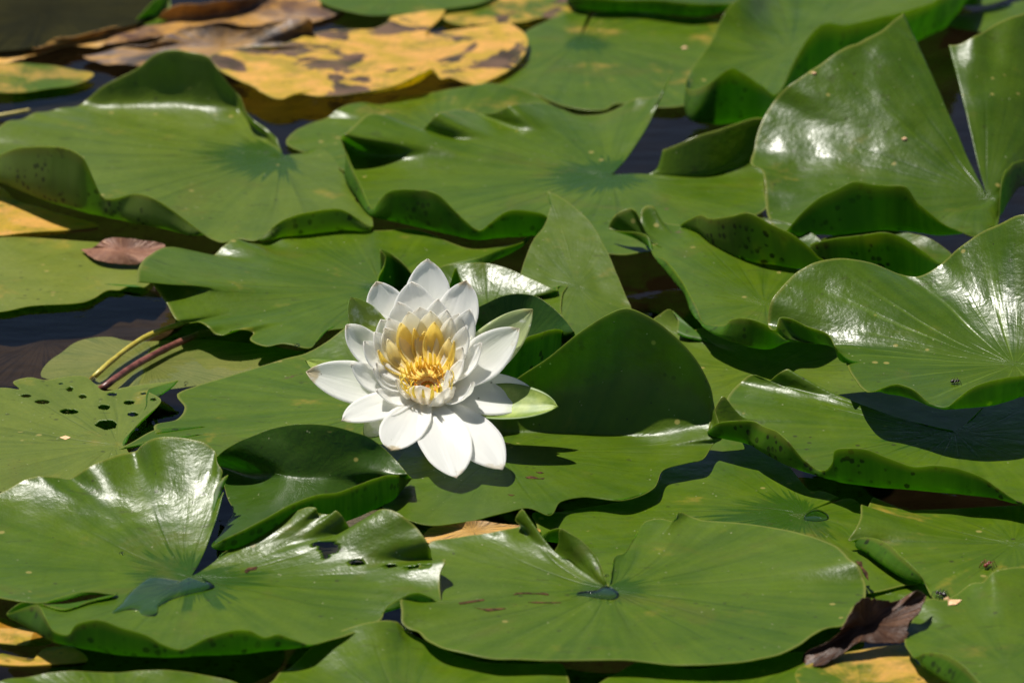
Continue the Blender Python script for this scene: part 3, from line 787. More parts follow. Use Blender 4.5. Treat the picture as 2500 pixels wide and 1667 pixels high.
# ------------------------------------------------------------------ right middle
make_leaf("lily pad showing only a dark mottled curled rim below the wavy pad's right lobe", ('G', 560, 200),
          [('G', [(40, 150, 30, 140, .1), (110, 190, 160, 72, .1), (240, 260, 240, 92, .2), (400, 340, 380, 72, .3), (520, 375, 490, 52, .3), (680, 400, 640, 130, .2), (820, 425, 780, 195, .2), (920, 435, 900, 290, .1), (985, 430, 970, 362, 0), (1050, 340), (900, 180, .4), (600, 90, .5), (300, 110, .4), (150, 120, .2)])],
          level=1.6, und=.3, spots=1.0, yel=.25, tone=.5, nt=200, nr=22)
make_leaf("lily pad showing a dark spotted curled rim under the upright glossy pad", ('G', 1350, 330),
          [('G', [(900, 360, 908, 270, 0), (1000, 410, 1000, 238, .1), (1150, 450, 1120, 215, .1), (1300, 480, 1260, 200, .2), (1450, 500, 1400, 184, .2), (1550, 510, 1520, 215, .2), (1650, 500, 1660, 312, .1), (1790, 440, 1780, 392, 0), (1850, 330), (1700, 230, .4), (1400, 170, .4), (1050, 210, .3)])],
          level=1.4, spots=1.0, yel=.2, tone=.4, nt=200, nr=22)
make_leaf("long veined lily pad with folded left rim beside the black gap", ('E', 1700, 800),
          [('E', [(800, 330, 650, 285, .1), (830, 340, 700, 195, .2), (860, 350, 785, 160, .3), (880, 370, 835, 185, .2), (890, 330, 862, 280, .1), (900, 300, 870, 175, .3), (940, 290, 905, 144, .4), (990, 290, 950, 150, .4), (1040, 290, 1010, 252, .2), (1140, 275, .1), (1400, 380), (1700, 480), (1920, 570), (2150, 700), (2200, 900), (2000, 1040),
                  (1850, 1050, 1848, 1042, 0), (1720, 1108, 1730, 950, .1), (1600, 1092, 1620, 905, .1), (1500, 1065, 1540, 896, .1), (1430, 1040, 1475, 908, .1), (1360, 1010, 1445, 942, .1), (1300, 975, 1370, 950, 0), (1262, 930, 1292, 935, 0), (1200, 850, 1240, 820, .2), (1120, 745, 1165, 680, .3), (1040, 650, 1095, 578, .3), (960, 545, 1030, 505, .3), (890, 460, 950, 462, .2), (868, 410, 905, 340, .1)])],
          level=1.5, nt=340, nr=30, wav=0.08)
make_leaf("lily pad lying deep in the raised glossy pad's shadow, one bright upturned tip", ('E', 1700, 1240),
          [('E', [(930, 925, .1), (1000, 870, .5), (1055, 840, .8), (1110, 900, .6), (1112, 1000, .3), (1300, 960), (1800, 1000), (2300, 1100), (2800, 1200), (3400, 1350), (3500, 1600), (3000, 1750), (2400, 1680), (1900, 1600), (1450, 1560), (1300, 1400), (1180, 1180), (1050, 1060)])],
          level=.3, yel=.1, olv=.2, nt=200)
make_leaf("large glossy raised lily pad with yellow brown wavy margin over deep shadow", ('G', 2272, 1075),
          [('G', [(640, 900, 672, 822, -.1), (618, 790, .4), (640, 640, 1.2), (720, 530, 1.7), (800, 452, 2.0), (910, 388, 2.3), (1050, 356, 2.4), (1200, 370, 2.2), (1350, 412, 1.8), (1500, 470, 1.4), (1620, 486, 1.4), (1780, 402, 1.8), (1900, 292, 2.5), (2050, 182, 3.2), (2200, 112, 3.8), (2338, 62, 4.2), (2600, 100, 4.2), (3000, 300, 2.6), (3300, 700, 1.0), (3200, 1000, .2), (2900, 1150, 0),
                  (2600, 1230, 2620, 1120, 0), (2338, 1290, 2338, 1155, 0), (2150, 1350, 2150, 1180, .1), (2020, 1368, 1995, 1232, .1), (1900, 1375, 1895, 1302, 0), (1800, 1372, 1820, 1356, 0), (1700, 1352, 1710, 1335, 0), (1590, 1312, 1590, 1245, 0), (1490, 1280, 1480, 1205, 0), (1400, 1262, 1395, 1222, 0), (1300, 1250), (1180, 1140), (1140, 1060), (1120, 1065, 1075, 950, 0), (1020, 1000, 1020, 862, .1), (900, 920, 880, 800, .1), (780, 900, 765, 752, .1), (700, 890, 695, 750, .1)])],
          level=3.5, cz=-.2, vein=.7, vl=.8, rough=.23, tone=.35, yel=.05, spots=.25, wav=.22, nt=380, nr=34, pw=1.5)
make_leaf("lily pad with long bright spotted underside rim curled up along its near side", ('G', 1870, 1522),
          [('G', [(1600, 1472), (1480, 1448), (1300, 1412), (1240, 1372), (1190, 1322, .1), (1000, 1262, .4), (900, 1202, .7), (800, 1142, 1.0), (755, 1100, 1.3), (690, 1128, 1.1), (610, 1188, .6), (560, 1150, .9), (500, 1140, .9), (430, 1190, .6), (370, 1250, .5), (342, 1310, .5), (370, 1360, .4), (400, 1430, .2),
                  (330, 1480, 320, 1278, .3), (240, 1500, 235, 1430, .2), (222, 1530, 222, 1510, .1), (260, 1550, 270, 1462, .1), (360, 1570, 350, 1442, .1), (500, 1610, 530, 1450, .1)]),
           ('J', [(480, 110, 540, -30, .1), (600, 180, 640, 15, .1), (700, 228, 710, 80, .1), (780, 252, 790, 175, .05), (860, 272, 880, 240, 0), (940, 296, 930, 240, 0), (990, 310, 975, 190, 0), (1010, 320, 990, 118, .1), (1100, 332, 1080, 105, .2), (1200, 345, 1180, 112, .2), (1320, 358, 1310, 165, .1), (1460, 370, 1470, 224, 0), (1600, 382, 1610, 215, .1), (1760, 395, 1760, 238, .1), (1890, 410, 1890, 285, .1), (2010, 428, 2010, 365, 0), (2160, 458, 2160, 448, 0), (2400, 400), (2700, 200), (2700, 0)]),
           ('G', [(2700, 1350), (2400, 1260), (2200, 1290), (2090, 1345), (1990, 1440)])],
          level=1.5, closed=False, spots=.9, wet=0.30, nt=400, nr=30, wav=0.11)

# ------------------------------------------------------------------ under and before the flower
make_leaf("lily pad with tall arched back rim standing beside the flower", ('O', 1150, 1035),
          [('O', [(880, 1165), (940, 1195), (1000, 1205), (1080, 1195), (1150, 1178), (1210, 1166), (1262, 1182), (1290, 1152), (1345, 1140), (1430, 1146), (1500, 1120), (1525, 1078), (1570, 1066), (1610, 1058), (1640, 1020), (1658, 1008, .2),
                  (1655, 995, 1642, 940, -0.14), (1640, 990, 1632, 890, -0.29), (1610, 985, 1600, 830, -0.43), (1570, 980, 1550, 772, -0.57), (1520, 975, 1500, 732, -0.60), (1450, 972, 1440, 708, -0.54), (1390, 972, 1390, 726, -0.54), (1330, 972, 1328, 768, -0.60), (1260, 972, 1252, 830, -0.57), (1180, 975, 1175, 880, -0.36), (1080, 970), (980, 990), (920, 1050), (880, 1110)])],
          level=1.15, fl=.64, bend=.30, vein=.3, tone=.12, rough=.30, spots=.4, nt=320, nr=32, wav=0.13)
make_leaf("lily pad with green wet star stain, between the arched pad and the big front pad", ('J', 800, 512),
          [('J', [(1010, 412, .1), (900, 370), (840, 372), (700, 220), (500, 60), (250, -40), (0, 60)]),
           ('I', [(2000, 380), (1700, 470), (1400, 515), (1272, 522, .1), (1295, 590), (1315, 665, 1322, 668, 0), (1360, 690, 1370, 625, .05), (1450, 700, 1450, 610, .05), (1560, 760), (1700, 950), (1900, 1000)]),
           ('J', [(300, 900), (700, 1020), (1000, 1040), (1200, 1010), (1400, 960), (1520, 945), (1400, 880), (1200, 760), (1120, 680), (1160, 490), (1085, 420), (1030, 425)])],
          level=.5, closed=False, wet=0.32, spots=.4, yel=.15, nt=260, nr=26, wav=0.11)
make_leaf("lily pad with yellowed near side and dark mottled curled corner, ant upon it", ('J', 2100, 700),
          [('J', [(1072, 682, .2), (1110, 620, .5), (1145, 540, .7), (1150, 458, .8), (1185, 482, .3), (1232, 418, .2), (1300, 480), (1550, 492), (1800, 482), (2160, 460), (2600, 430), (2900, 600), (2800, 900), (2300, 1060), (1900, 1100), (1700, 1090), (1600, 1045), (1560, 980),
                  (1520, 950, 1530, 912, 0), (1440, 930, 1490, 865, .05), (1340, 880, 1410, 788, .1), (1240, 815, 1335, 728, .15), (1170, 760, 1245, 682, .15), (1110, 718, 1150, 668, .1)])],
          level=.75, yel=.3, spots=.9, nt=260, nr=28, wav=0.13)
make_leaf("green lily pad sliver beside the brown crumpled leaf", ('J', 1350, 1020),
          [('J', [(1180, 1000), (1350, 960), (1520, 940), (1620, 1050), (1500, 1130), (1250, 1120), (1150, 1090)])], level=.3, nt=100, nr=14)
make_leaf("rolled dark green lily pad with bright yellow green near lip, left of the flower", ('K', 980, 620),
          [('K', [(265, 400, 1.04), (330, 335, 1.50), (450, 258, 1.95), (600, 195, 2.29), (720, 150, 2.52), (900, 124, 2.75), (1080, 126, 2.75), (1250, 146, 2.63), (1380, 182, 2.41), (1500, 220, 2.18), (1620, 300, 1.73), (1720, 390, 1.38), (1800, 480, 1.15), (1830, 525, 1.04),
                  (1860, 600, 1865, 560, 0), (1840, 660, 1830, 532, .1), (1700, 750, 1700, 530, .2), (1560, 820, 1560, 558, .2), (1400, 890, 1400, 615, .2), (1240, 950, 1250, 672, .2), (1080, 1000, 1080, 702, .2), (900, 1040, 900, 768, .2), (730, 1080, 730, 850, .15), (580, 1110, 580, 920, .1), (450, 1130, 450, 990, .05), (340, 1140, 330, 1045, 0), (240, 1100, 238, 1086, 0),
                  (330, 960), (400, 840), (350, 720), (320, 600), (280, 470)])],
          level=1.25, cz=.6, flat=True, vein=.1, fl=.8, tone=.75, rough=.27, spots=.45, pw=1.1, nt=300, nr=32, wav=.14)
make_leaf("bulging glossy lily pad with torn far lobe and a sky blue puddle at its stalk", ('H', 1185, 905),
          [('H', [(1385, 375, 1.6), (1352, 420, 1.3), (1330, 395, 1.4), (1350, 330, 1.7), (1412, 268, 2.0), (1370, 290, 1.8), (1382, 250, 2.0), (1345, 185, 2.3), (1332, 120, 2.5), (1280, 76, 2.7), (1150, 40, 2.8), (1040, 40, 2.7), (950, 58, 2.5), (880, 98, 2.1), (840, 138, 1.7), (750, 150, 1.7), (620, 190, 1.7), (540, 230, 1.5), (430, 292, 1.0), (350, 276, 1.2), (250, 274, 1.3), (150, 300, 1.1), (20, 370, .8), (-80, 420, .6), (-250, 600, .1), (-250, 850), (-60, 1020), (100, 1075), (250, 1085), (400, 1035), (560, 1005), (720, 1020), (560, 1060), (400, 1115), (250, 1095),
                  (130, 1130, 130, 1082, .1), (60, 1160, 42, 1140, 0), (180, 1230, 235, 1085, .1), (270, 1290, 285, 1155, .1), (360, 1320, 335, 1240, 0), (430, 1330, 420, 1262, 0), (500, 1352, 480, 1195, .1), (620, 1372, 620, 1168, .15), (760, 1390, 750, 1210, .15), (900, 1402, 900, 1262, .1), (1010, 1410, 1010, 1325, 0), (1120, 1412, 1120, 1362, 0), (1280, 1402, 1280, 1290, .1), (1430, 1395, 1430, 1240, .1), (1540, 1385, 1540, 1240, .1), (1640, 1375, 1640, 1285, .05), (1720, 1365, 1720, 1265, .05), (1820, 1355, 1820, 1298, 0), (1925, 1345, 1925, 1336, 0)]),
           ('I', [(150, 1260), (330, 1172), (400, 1120, 360, 1100, .1), (480, 1090, 450, 1040, .1), (560, 1085, 545, 1005, .1), (640, 1080, 625, 1022, .1), (692, 1068, 692, 1058, 0), (696, 960, .2), (700, 880, .5), (732, 805, .8), (690, 800, .5)]),
           ('K', [(2035, 1225, .4), (2015, 1140, .9), (1985, 1080, 1.2), (1900, 962, 1.6), (1800, 880, 1.9), (1700, 826, 2.0), (1600, 824, 1.9), (1510, 902, 1.3), (1470, 970, .9), (1370, 982, .8), (1320, 912, 1.2), (1275, 850, 1.5), (1240, 826, 1.6), (1200, 856, 1.4), (1095, 850, 1.4), (1088, 818, 1.6), (1020, 800, 1.6), (880, 850, 1.3), (700, 962, .8), (520, 1062, .4), (320, 1172, .2)])],
          level=1.05, cz=-.25, closed=False, rough=.28, spots=.6, wet=0.30, yel=.07, nt=640, nr=64, wav=.16,
          holes=[('K', 1180, 1130, 85, 55), ('K', 1130, 1100, 90, 25), ('K', 1160, 1185, 30, 40), ('K', 1420, 1250, 65, 28), ('K', 1690, 1278, 55, 17), ('K', 1850, 1290, 40, 12), ('K', 1950, 1282, 70, 14)])
make_leaf("dead yellow leaf piece with brown blotches, between the arched pad and the front pad", ('I', 900, 620),
          [('I', [(590, 660), (630, 605, .2), (720, 566, .5), (820, 558, .6), (930, 552, .6), (1060, 572, .4), (1200, 592, .2), (1320, 620), (1200, 690), (800, 720), (620, 690)])],
          level=.6, cz=.3, mats=('dead_yellow',), name="dead_leaf_piece", cat="dead leaf", wav=.12, group=None, nr=14, nt=110)
make_leaf("large flat front lily pad with torn spike and folded glossy flap at its notch", ('I', 1742, 985),
          [('I', [(1722, 940, .1), (1690, 840, .45), (1640, 750, .8), (1570, 682, 1.1), (1500, 640, 1.3), (1440, 614, 1.35), (1432, 700, .7), (1400, 760, .2), (1390, 800, .1), (1330, 700, .2), (1312, 660, .5), (1262, 570, 1.0), (1208, 484, 1.5), (1162, 552, 1.0), (1195, 590, .6), (1080, 618, .6), (950, 640, .4), (800, 662, .3), (650, 690, .2), (600, 740), (560, 860), (500, 960), (640, 1075), (540, 1062), (455, 1050, .4), (458, 1120, .3), (462, 1192, .1), (500, 1222), (560, 1242), (620, 1302), (720, 1352), (850, 1382), (1000, 1410), (1200, 1416), (1500, 1422), (1870, 1428)]),
           ('J', [(0, 1450), (200, 1452), (400, 1440), (600, 1402), (750, 1342), (850, 1272), (950, 1222), (1040, 1208), (1080, 1150), (1112, 1092), (1160, 1072), (1180, 980), (1170, 930), (1132, 842, .4), (1080, 800, .5), (1000, 722, .3), (900, 682, .2), (700, 622, .2), (550, 592, .2), (350, 572, .2), (180, 560, .2), (90, 530, .2), (20, 505, .5), (-10, 560, .3)]),
           ('I', [(2060, 540, .2), (1975, 560, .1), (1900, 682), (1842, 762), (1790, 775, .1), (1770, 850, .1), (1758, 930)])],
          level=.95, cz=-.15, closed=False, wet=0.19, spots=.55, yel=.06, rough=.33, nt=420, nr=32, wav=0.11)
make_leaf("lily pad whose far rim dips behind the front pad's left corner", ('H', 2500, 1750),
          [('H', [(1640, 1600), (1690, 1560), (1745, 1498), (1772, 1490), (1850, 1420), (1925, 1342, .3), (2030, 1290, .6)]), ('I', [(100, 1222, .8), (270, 1182, .9), (430, 1180, .7), (462, 1205, .5), (505, 1245, .3), (620, 1312, .1), (800, 1392), (1000, 1432), (1250, 1438), (1440, 1440), (1482, 1500), (1500, 1580), (1450, 1800), (900, 2000), (200, 1950), (-300, 1800)])],
          level=.35, nt=240, wav=0.15)
make_leaf("green lily pad tucked under the big front pad beside the yellowed pad", ('J', 300, 1750),
          [('I', [(1660, 1600), (1800, 1500), (1950, 1432), (2160, 1470)]), ('J', [(100, 1480), (300, 1462), (600, 1402), (760, 1372), (900, 1400), (1000, 1600), (900, 1900), (300, 2050), (-300, 1950)])],
          level=.3, yel=.12, nt=180)
make_leaf("yellow and green mottled lily pad below the brown crumpled leaf", ('J', 1150, 1620),
          [('J', [(760, 1580), (750, 1485), (900, 1422), (1100, 1372), (1300, 1340), (1412, 1328), (1452, 1370), (1500, 1440), (1560, 1490), (1750, 1600), (1700, 1850), (1200, 1950), (850, 1800)])],
          level=.4, yel=.66, spots=.7, nt=180)
make_leaf("green lily pad with two bright rim dimples, overlapping the ant's pad", ('J', 2050, 1450),
          [('J', [(1420, 1320), (1440, 1235), (1480, 1160), (1512, 1082, .3), (1580, 1050, .4), (1650, 1062, .3), (1740, 1020, .2), (1840, 952, .3), (1910, 942, .5), (1960, 888, .8), (2070, 856, .8), (2160, 850, .7), (2500, 900), (2800, 1300), (2700, 1800), (2250, 1950),
                  (1960, 1720, 2020, 1690, 0), (1830, 1640, 1905, 1572, .1), (1700, 1570, 1785, 1450, .15), (1600, 1510, 1690, 1392, .15), (1520, 1460, 1570, 1378, .1), (1470, 1425, 1482, 1402, 0), (1452, 1372)])],
          level=1.0, vein=.15, nt=260, spots=.6, yel=.12, wav=0.13)
make_leaf("brown wet crumpled dead leaf wedged between three lily pads", ('J', 1180, 1220),
          [('J', [(785, 1345, .1), (860, 1300, .4), (950, 1262, .6), (1020, 1235, .9), (1080, 1150, 1.2), (1160, 1082, 1.5), (1240, 1090, 1.2), (1300, 1078, 1.2), (1410, 1058, 1.1), (1490, 1034, 1.3), (1548, 1060, 1.0), (1512, 1150, .8), (1442, 1232, .5), (1425, 1322, .1), (1300, 1342), (1150, 1365), (1000, 1392), (900, 1422), (830, 1402)])],
          level=.75, cz=.5, mats=('dead_brown',), name="dead_leaf", cat="dead leaf", wav=1.0, jag=.14, group=None, nr=30, nt=220, pw=1.2)
make_leaf("pale rimmed lily pad sliver across the dark water below the torn pad", ('H', 700, 1720),
          [('H', [(-200, 1640), (0, 1562, .3), (60, 1545, .3), (150, 1540, .2), (300, 1512, .3), (500, 1490, .4), (700, 1497, .3), (900, 1490, .4), (1200, 1502, .3), (1350, 1532, .2), (1500, 1590), (1500, 1900), (700, 2000), (-200, 1900)])],
          level=.35, nt=200, wav=0.17)
make_leaf("yellow half sunk leaf below the torn pad's dark curled corner", ('H', 60, 1250),
          [('H', [(-200, 1200), (0, 1160), (130, 1210), (250, 1260), (320, 1300), (200, 1330), (0, 1320), (-200, 1300)])],
          level=.02, yel=.7, nt=90, nr=12, name="sunken_leaf", cat="sunken leaf", group=None)
make_leaf("thin yellow green leaf strip afloat in the dark water below the torn pad", ('H', 250, 1425),
          [('H', [(-200, 1400), (0, 1380), (70, 1410), (180, 1432), (280, 1350), (430, 1340), (540, 1428), (380, 1448), (180, 1455), (0, 1450)])],
          level=.05, yel=.7, nt=110, nr=12, name="leaf_strip", cat="leaf strip", group=None)

# ------------------------------------------------------------------ the flower
KC = on_level('F', 862, 960, 3.35)
AX = np.array([-.03, -.40, .915])
AX /= np.linalg.norm(AX)
flower = bpy.data.objects.new("water_lily_flower", None)
flower.location = tuple(KC)
flower.empty_display_size = .02
COL.objects.link(flower)
tag(flower, "open white water lily flower with yellow stamens among the pads", "flower")


def local(o):
    """move mesh data into the flower's frame and parent it"""
    me = o.data
    co = np.zeros(len(me.vertices) * 3, dtype=np.float32)
    me.vertices.foreach_get('co', co)
    co = co.reshape(-1, 3) - KC
    me.vertices.foreach_set('co', co.ravel())
    me.update()
    o.parent = flower
    return o


NU, NV = 14, 26


def petal(tip, dY, width, row=0, bow=None, cup=.22, yel=0.0, grn=0.0, tipc=.15, name="petal", mats=('petal',), roll=0.0,
          tipcurl=0.0, peak=.56, blunt=.80, base_r=.30, fr='F', lift=None, twist=0.0, label=None):
    T = at_depth(fr, tip[0], tip[1], KC[1] + dY * CM)
    v = T - KC
    z = float(v @ AX)
    rv = v - AX * z
    h = np.linalg.norm(rv)
    r = rv / h
    base = KC + r * min(base_r * CM, h * .5) + AX * (row * .16 * CM)
    if lift is not None:
        ctrl = KC + r * (h * lift[0]) + AX * (z * lift[1] + lift[2] * CM)
    elif z > 0:
        ctrl = KC + r * (h * .72 + .16 * z) + AX * (z * .30)
    else:
        ctrl = KC + r * (h * .55) + AX * (z * .35 + .10 * h)
    seed = (tip[0] * 7.3 + tip[1] * 3.1) % 50
    verts, pv, pu = [], [], []
    side0 = np.cross(AX, r)
    for j in range(NV + 1):
        s = j / NV
        p = base * (1 - s)**2 + ctrl * 2 * s * (1 - s) + T * s * s
        tg = (ctrl - base) * (1 - s) + (T - ctrl) * s
        tg /= np.linalg.norm(tg)
        side = side0 - tg * (side0 @ tg)
        side /= np.linalg.norm(side)
        nn = np.cross(tg, side)
        if nn @ (AX - r * .6) < 0:
            nn = -nn
        a = roll + twist * s
        side, nn = side * math.cos(a) + nn * math.sin(a), nn * math.cos(a) - side * math.sin(a)
        if s < peak:
            q = s / peak
            w = .42 + .58 * (q * q * (3 - 2 * q))
        else:
            q = (s - peak) / (1 - peak)
            w = max(1 - q**2.3, 0)**blunt
        w *= width * .57 * CM
        w *= 1 + .05 * noise.noise(Vector((s * 5, seed, 0)))
        for i in range(NU + 1):
            u = i / NU * 2 - 1
            c = cup * (w * u * u) * 1.6 * (1 - .35 * s)
            c += tipcurl * CM * max(s - .72, 0)**2 * 10
            c += .035 * CM * noise.noise(Vector((u * 2.2 + seed, s * 4, 3.3))) * (.4 + s)
            verts.append(p + side * (w * u) + nn * c)
            pv.append(s)
            pu.append((u + 1) / 2)
    faces = []
    for j in range(NV):
        for i in range(NU):
            a = j * (NU + 1) + i
            faces.append((a, a + 1, a + NU + 2, a + NU + 1))
    # inner side is the face side
    c = verts[(NV // 2) * (NU + 1) + NU // 2]
    e1 = verts[(NV // 2) * (NU + 1) + NU // 2 + 1] - c
    e2 = verts[(NV // 2 + 1) * (NU + 1) + NU // 2] - c
    if np.cross(e1, e2) @ (AX - r * .6) < 0:
        faces = [f[::-1] for f in faces]
    o = mesh_obj(name, verts, faces, mats, attrs={'pv': ('FLOAT', pv), 'pu': ('FLOAT', pu)})
    so = o.modifiers.new("thickness", 'SOLIDIFY')
    so.thickness = .045 * CM
    so.offset = -1
    if len(mats) > 1:
        so.material_offset = 1
        so.material_offset_rim = 1
    o['yel'], o['grn'], o['tip'], o['seed'] = float(yel), float(grn), float(tipc), float(seed)
    if label:
        o['label'] = label
    return local(o)


SEP = ('petal', 'sepal')
# outer row, far side
petal((860, 88), 4.5, 1.75, 0, tipc=.3)
petal((530, 235), 3.7, 1.7, 0, tipc=.45)
petal((755, 235), 3.4, 1.7, 1)
petal((1110, 228), 3.4, 1.65, 1, tipc=.6)
petal((480, 428), 2.7, 1.35, 1)
petal((1000, 330), 3.7, 1.5, 0)
petal((640, 330), 3.7, 1.5, 0)
# middle row, far side
petal((668, 368), 2.5, 1.35, 2, yel=.05)
petal((812, 398), 2.4, 1.55, 2, yel=.25)
petal((930, 348), 2.7, 1.10, 2, yel=.05)
petal((1135, 414), 1.2, 1.15, 2)
petal((336, 515), 1.2, 1.45, 1, tipc=.4)
petal((452, 620), .5, 1.15, 2, yel=.05)
petal((585, 535), 1.3, 1.10, 3, yel=.6)
petal((1012, 470), 1.1, .85, 3, yel=.6)
petal((1110, 520), .5, .90, 3, yel=.1)
petal((740, 430), 1.5, 1.15, 3, yel=.75)
petal((880, 425), 1.5, 1.15, 3, yel=.75)
petal((985, 420), 1.4, 1.0, 3, yel=.55)
petal((610, 470), 1.6, 1.1, 3, yel=.5)
petal((560, 480), 1.9, 1.3, 2, yel=.05)
petal((1060, 440), 1.5, 1.1, 2, yel=.05)
petal((520, 560), 1.0, 1.0, 3, yel=.15)
# right side
petal((1540, 415), .6, 1.75, 0, grn=.75, tipc=.3, roll=.35, lift=(.55, .30, -.2))
petal((1450, 535), .0, 1.75, 1, roll=.3, tipc=.45, lift=(.60, .28, -.1))
petal((1205, 632), -.1, .95, 2)
petal((1088, 745), -.5, .85, 3, yel=.08)
petal((1085, 660), .3, .80, 3, yel=.15)
petal((1585, 1000), -1.0, 1.85, 0, roll=.2, lift=(.5, .3, .25), cup=.12)
petal((1168, 905), -1.9, 1.05, 1, tipcurl=.25, lift=(.8, .1, .0))
# near side, cupped inner petals
petal((985, 925), -1.35, 1.35, 2, cup=.34, blunt=.7, lift=(1.15, .05, -.35))
petal((820, 908), -1.35, 1.45, 2, cup=.34, blunt=.7, lift=(1.2, .05, -.35))
petal((985, 808), -.9, 1.05, 3, yel=.12, lift=(1.3, .1, -.1))
petal((660, 868), -.7, 1.0, 3, yel=.12, lift=(1.0, .1, -.2))
petal((512, 795), -.4, .75, 2, yel=.05, lift=(.9, .15, -.1))
petal((530, 760), -.1, .70, 3, yel=.15, lift=(.9, .15, -.1))
petal((532, 938), -1.3, .95, 1, lift=(.75, .2, -.35))
# left side
petal((75, 815), .2, 1.75, 0, roll=-.3, tipc=.6, lift=(.5, .2, -.25), cup=.2)
petal((365, 768), -.1, 1.1, 1, roll=-.3, lift=(.7, .2, -.2))
petal((305, 1130), -2.2, 1.45, 0, tipc=.3, lift=(.5, .4, .25), cup=.1)
petal((625, 1322), -3.9, 1.70, 0, tipc=.6, lift=(.55, .3, .3), cup=.18, blunt=.55)
petal((1050, 1500), -5.7, 1.95, 0, tipc=.4, lift=(.52, .35, .35), cup=.10)
petal((1345, 1450), -4.9, 1.85, 0, tipc=.3, lift=(.52, .35, .35), cup=.10)
# sepals
petal((1705, 1040), -1.9, 1.7, -3, roll=.15, name="sepal", grn=1.2, mats=('sepal', 'sepal'), lift=(.55, .5, -.25), label="lime green sepal behind the right petal")
petal((362, 335), 2.2, 1.5, -2, name="sepal", grn=1.0, mats=SEP, label="pale sepal with green margin")
petal((68, 742), 1.9, 1.4, -5, name="sepal", grn=1.2, mats=('sepal', 'sepal'), lift=(.5, .25, -.9), label="green sepal behind the left petal")
petal((455, 1240), -2.2, 1.5, -2, name="sepal", grn=.6, mats=SEP, lift=(.5, .4, .1), label="brownish sepal hanging at the left")

# yellow petal-like outer stamens
def stamen(ang, r0, length, width, lean, curl, mat, name="stamen", flat=True, zz=0.0):
    ca, sa = math.cos(ang), math.sin(ang)
    X = np.array([1.0, 0, 0]) - AX * AX[0]
    X /= np.linalg.norm(X)
    Y = np.cross(AX, X)
    r = X * ca + Y * sa
    side = np.cross(AX, r)
    n = 10
    p = KC + r * r0 * CM + AX * (.35 + zz) * CM
    a = lean
    verts, faces = [], []
    ns = 6
    step = length * CM / n
    rings = []
    for k in range(n + 1):
        s = k / n
        d = r * math.cos(a) + AX * math.sin(a)
        nn = -r * math.sin(a) + AX * math.cos(a)
        w = width * CM * .5 * (1 - .55 * s**1.5) * (1 if s < .999 else .3)
        th = w * (.35 if flat else .8)
        for q in range(ns):
            t = 2 * math.pi * q / ns
            verts.append(p + side * math.cos(t) * w + nn * math.sin(t) * th)
        p = p + d * step
        a += curl / n * (s * 2)
    for k in range(n):
        for q in range(ns):
            faces.append((k * ns + q, k * ns + (q + 1) % ns, (k + 1) * ns + (q + 1) % ns, (k + 1) * ns + q))
    faces.append(tuple(n * ns + q for q in range(ns)))
    return local(mesh_obj(name, verts, faces, mat))


petal((690, 505), 1.15, .72, 5, yel=1.4, tipc=0, lift=(.95, .2, 0))
petal((905, 498), 1.1, .78, 5, yel=1.5, tipc=0, lift=(.95, .2, 0))
petal((775, 540), 1.2, .42, 5, yel=1.6, tipc=0, lift=(.95, .2, 0), twist=.4)
petal((605, 610), .7, .6, 5, yel=1.0, tipc=0, lift=(.95, .2, 0))
petal((1000, 600), .6, .6, 5, yel=1.1, tipc=0, lift=(.95, .2, 0))
petal((545, 680), .35, .30, 5, yel=1.6, tipc=0, lift=(.95, .2, 0))
petal((1030, 620), .1, .28, 5, yel=1.5, tipc=0, lift=(.95, .2, 0))
petal((840, 560), 1.3, .6, 5, yel=1.5, tipc=0, lift=(.95, .2, 0))
rs = random.Random(11)
for k in range(30):
    a = k / 30 * 2 * math.pi + rs.uniform(-.08, .08)
    back = math.sin(a) > 0
    stamen(a, .80, rs.uniform(.85, 1.35), rs.uniform(.13, .20), rs.uniform(.85, 1.15), rs.uniform(.6, 2.4), 'stamen')
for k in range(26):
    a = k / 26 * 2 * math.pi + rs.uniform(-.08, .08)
    stamen(a, .62, rs.uniform(.55, .85), rs.uniform(.10, .14), rs.uniform(.9, 1.25), rs.uniform(.6, 2.0), 'stamen' if math.sin(a) < .1 else 'stamen_o')  # far-side stamens take the orange, their shade put into the colour
for k in range(22):
    a = k / 22 * 2 * math.pi + rs.uniform(-.1, .1)
    stamen(a, .45, rs.uniform(.35, .5), .09, rs.uniform(1.1, 1.4), rs.uniform(.5, 1.6), 'stamen_o')

# stigma disc
vs, fs = [], []
X = np.array([1.0, 0, 0]) - AX * AX[0]
X /= np.linalg.norm(X)
Y = np.cross(AX, X)
NA, NR = 40, 8
for j in range(NR + 1):
    rr = j / NR
    for k in range(NA):
        t = 2 * math.pi * k / NA
        z = .42 + .16 * rr**2 + .03 * math.cos(t * 14) * rr + (.12 * (1 - rr / .25) if rr < .25 else 0)
        vs.append(KC + (X * math.cos(t) + Y * math.sin(t)) * rr * .55 * CM + AX * z * CM)
for j in range(NR):
    for k in range(NA):
        fs.append((j * NA + k, j * NA + (k + 1) % NA, (j + 1) * NA + (k + 1) % NA, (j + 1) * NA + k))
local(mesh_obj("stigma", vs, fs, 'stigma'))
# receptacle and stalk down into the water
path = [KC + AX * .45 * CM, KC, KC - AX * .5 * CM, KC - np.array([0, 0, 1.2]) * CM, KC - np.array([0, -.3, 2.2]) * CM, KC - np.array([0, -1.5, 6]) * CM]
local(tube("flower_stalk", path, [.62 * CM, .55 * CM, .40 * CM, .27 * CM, .25 * CM, .25 * CM], 'stem_y', ns=14))
# where small things rest: the surface actually met along a line of sight
bpy.context.view_layer.update()
DG = bpy.context.evaluated_depsgraph_get()


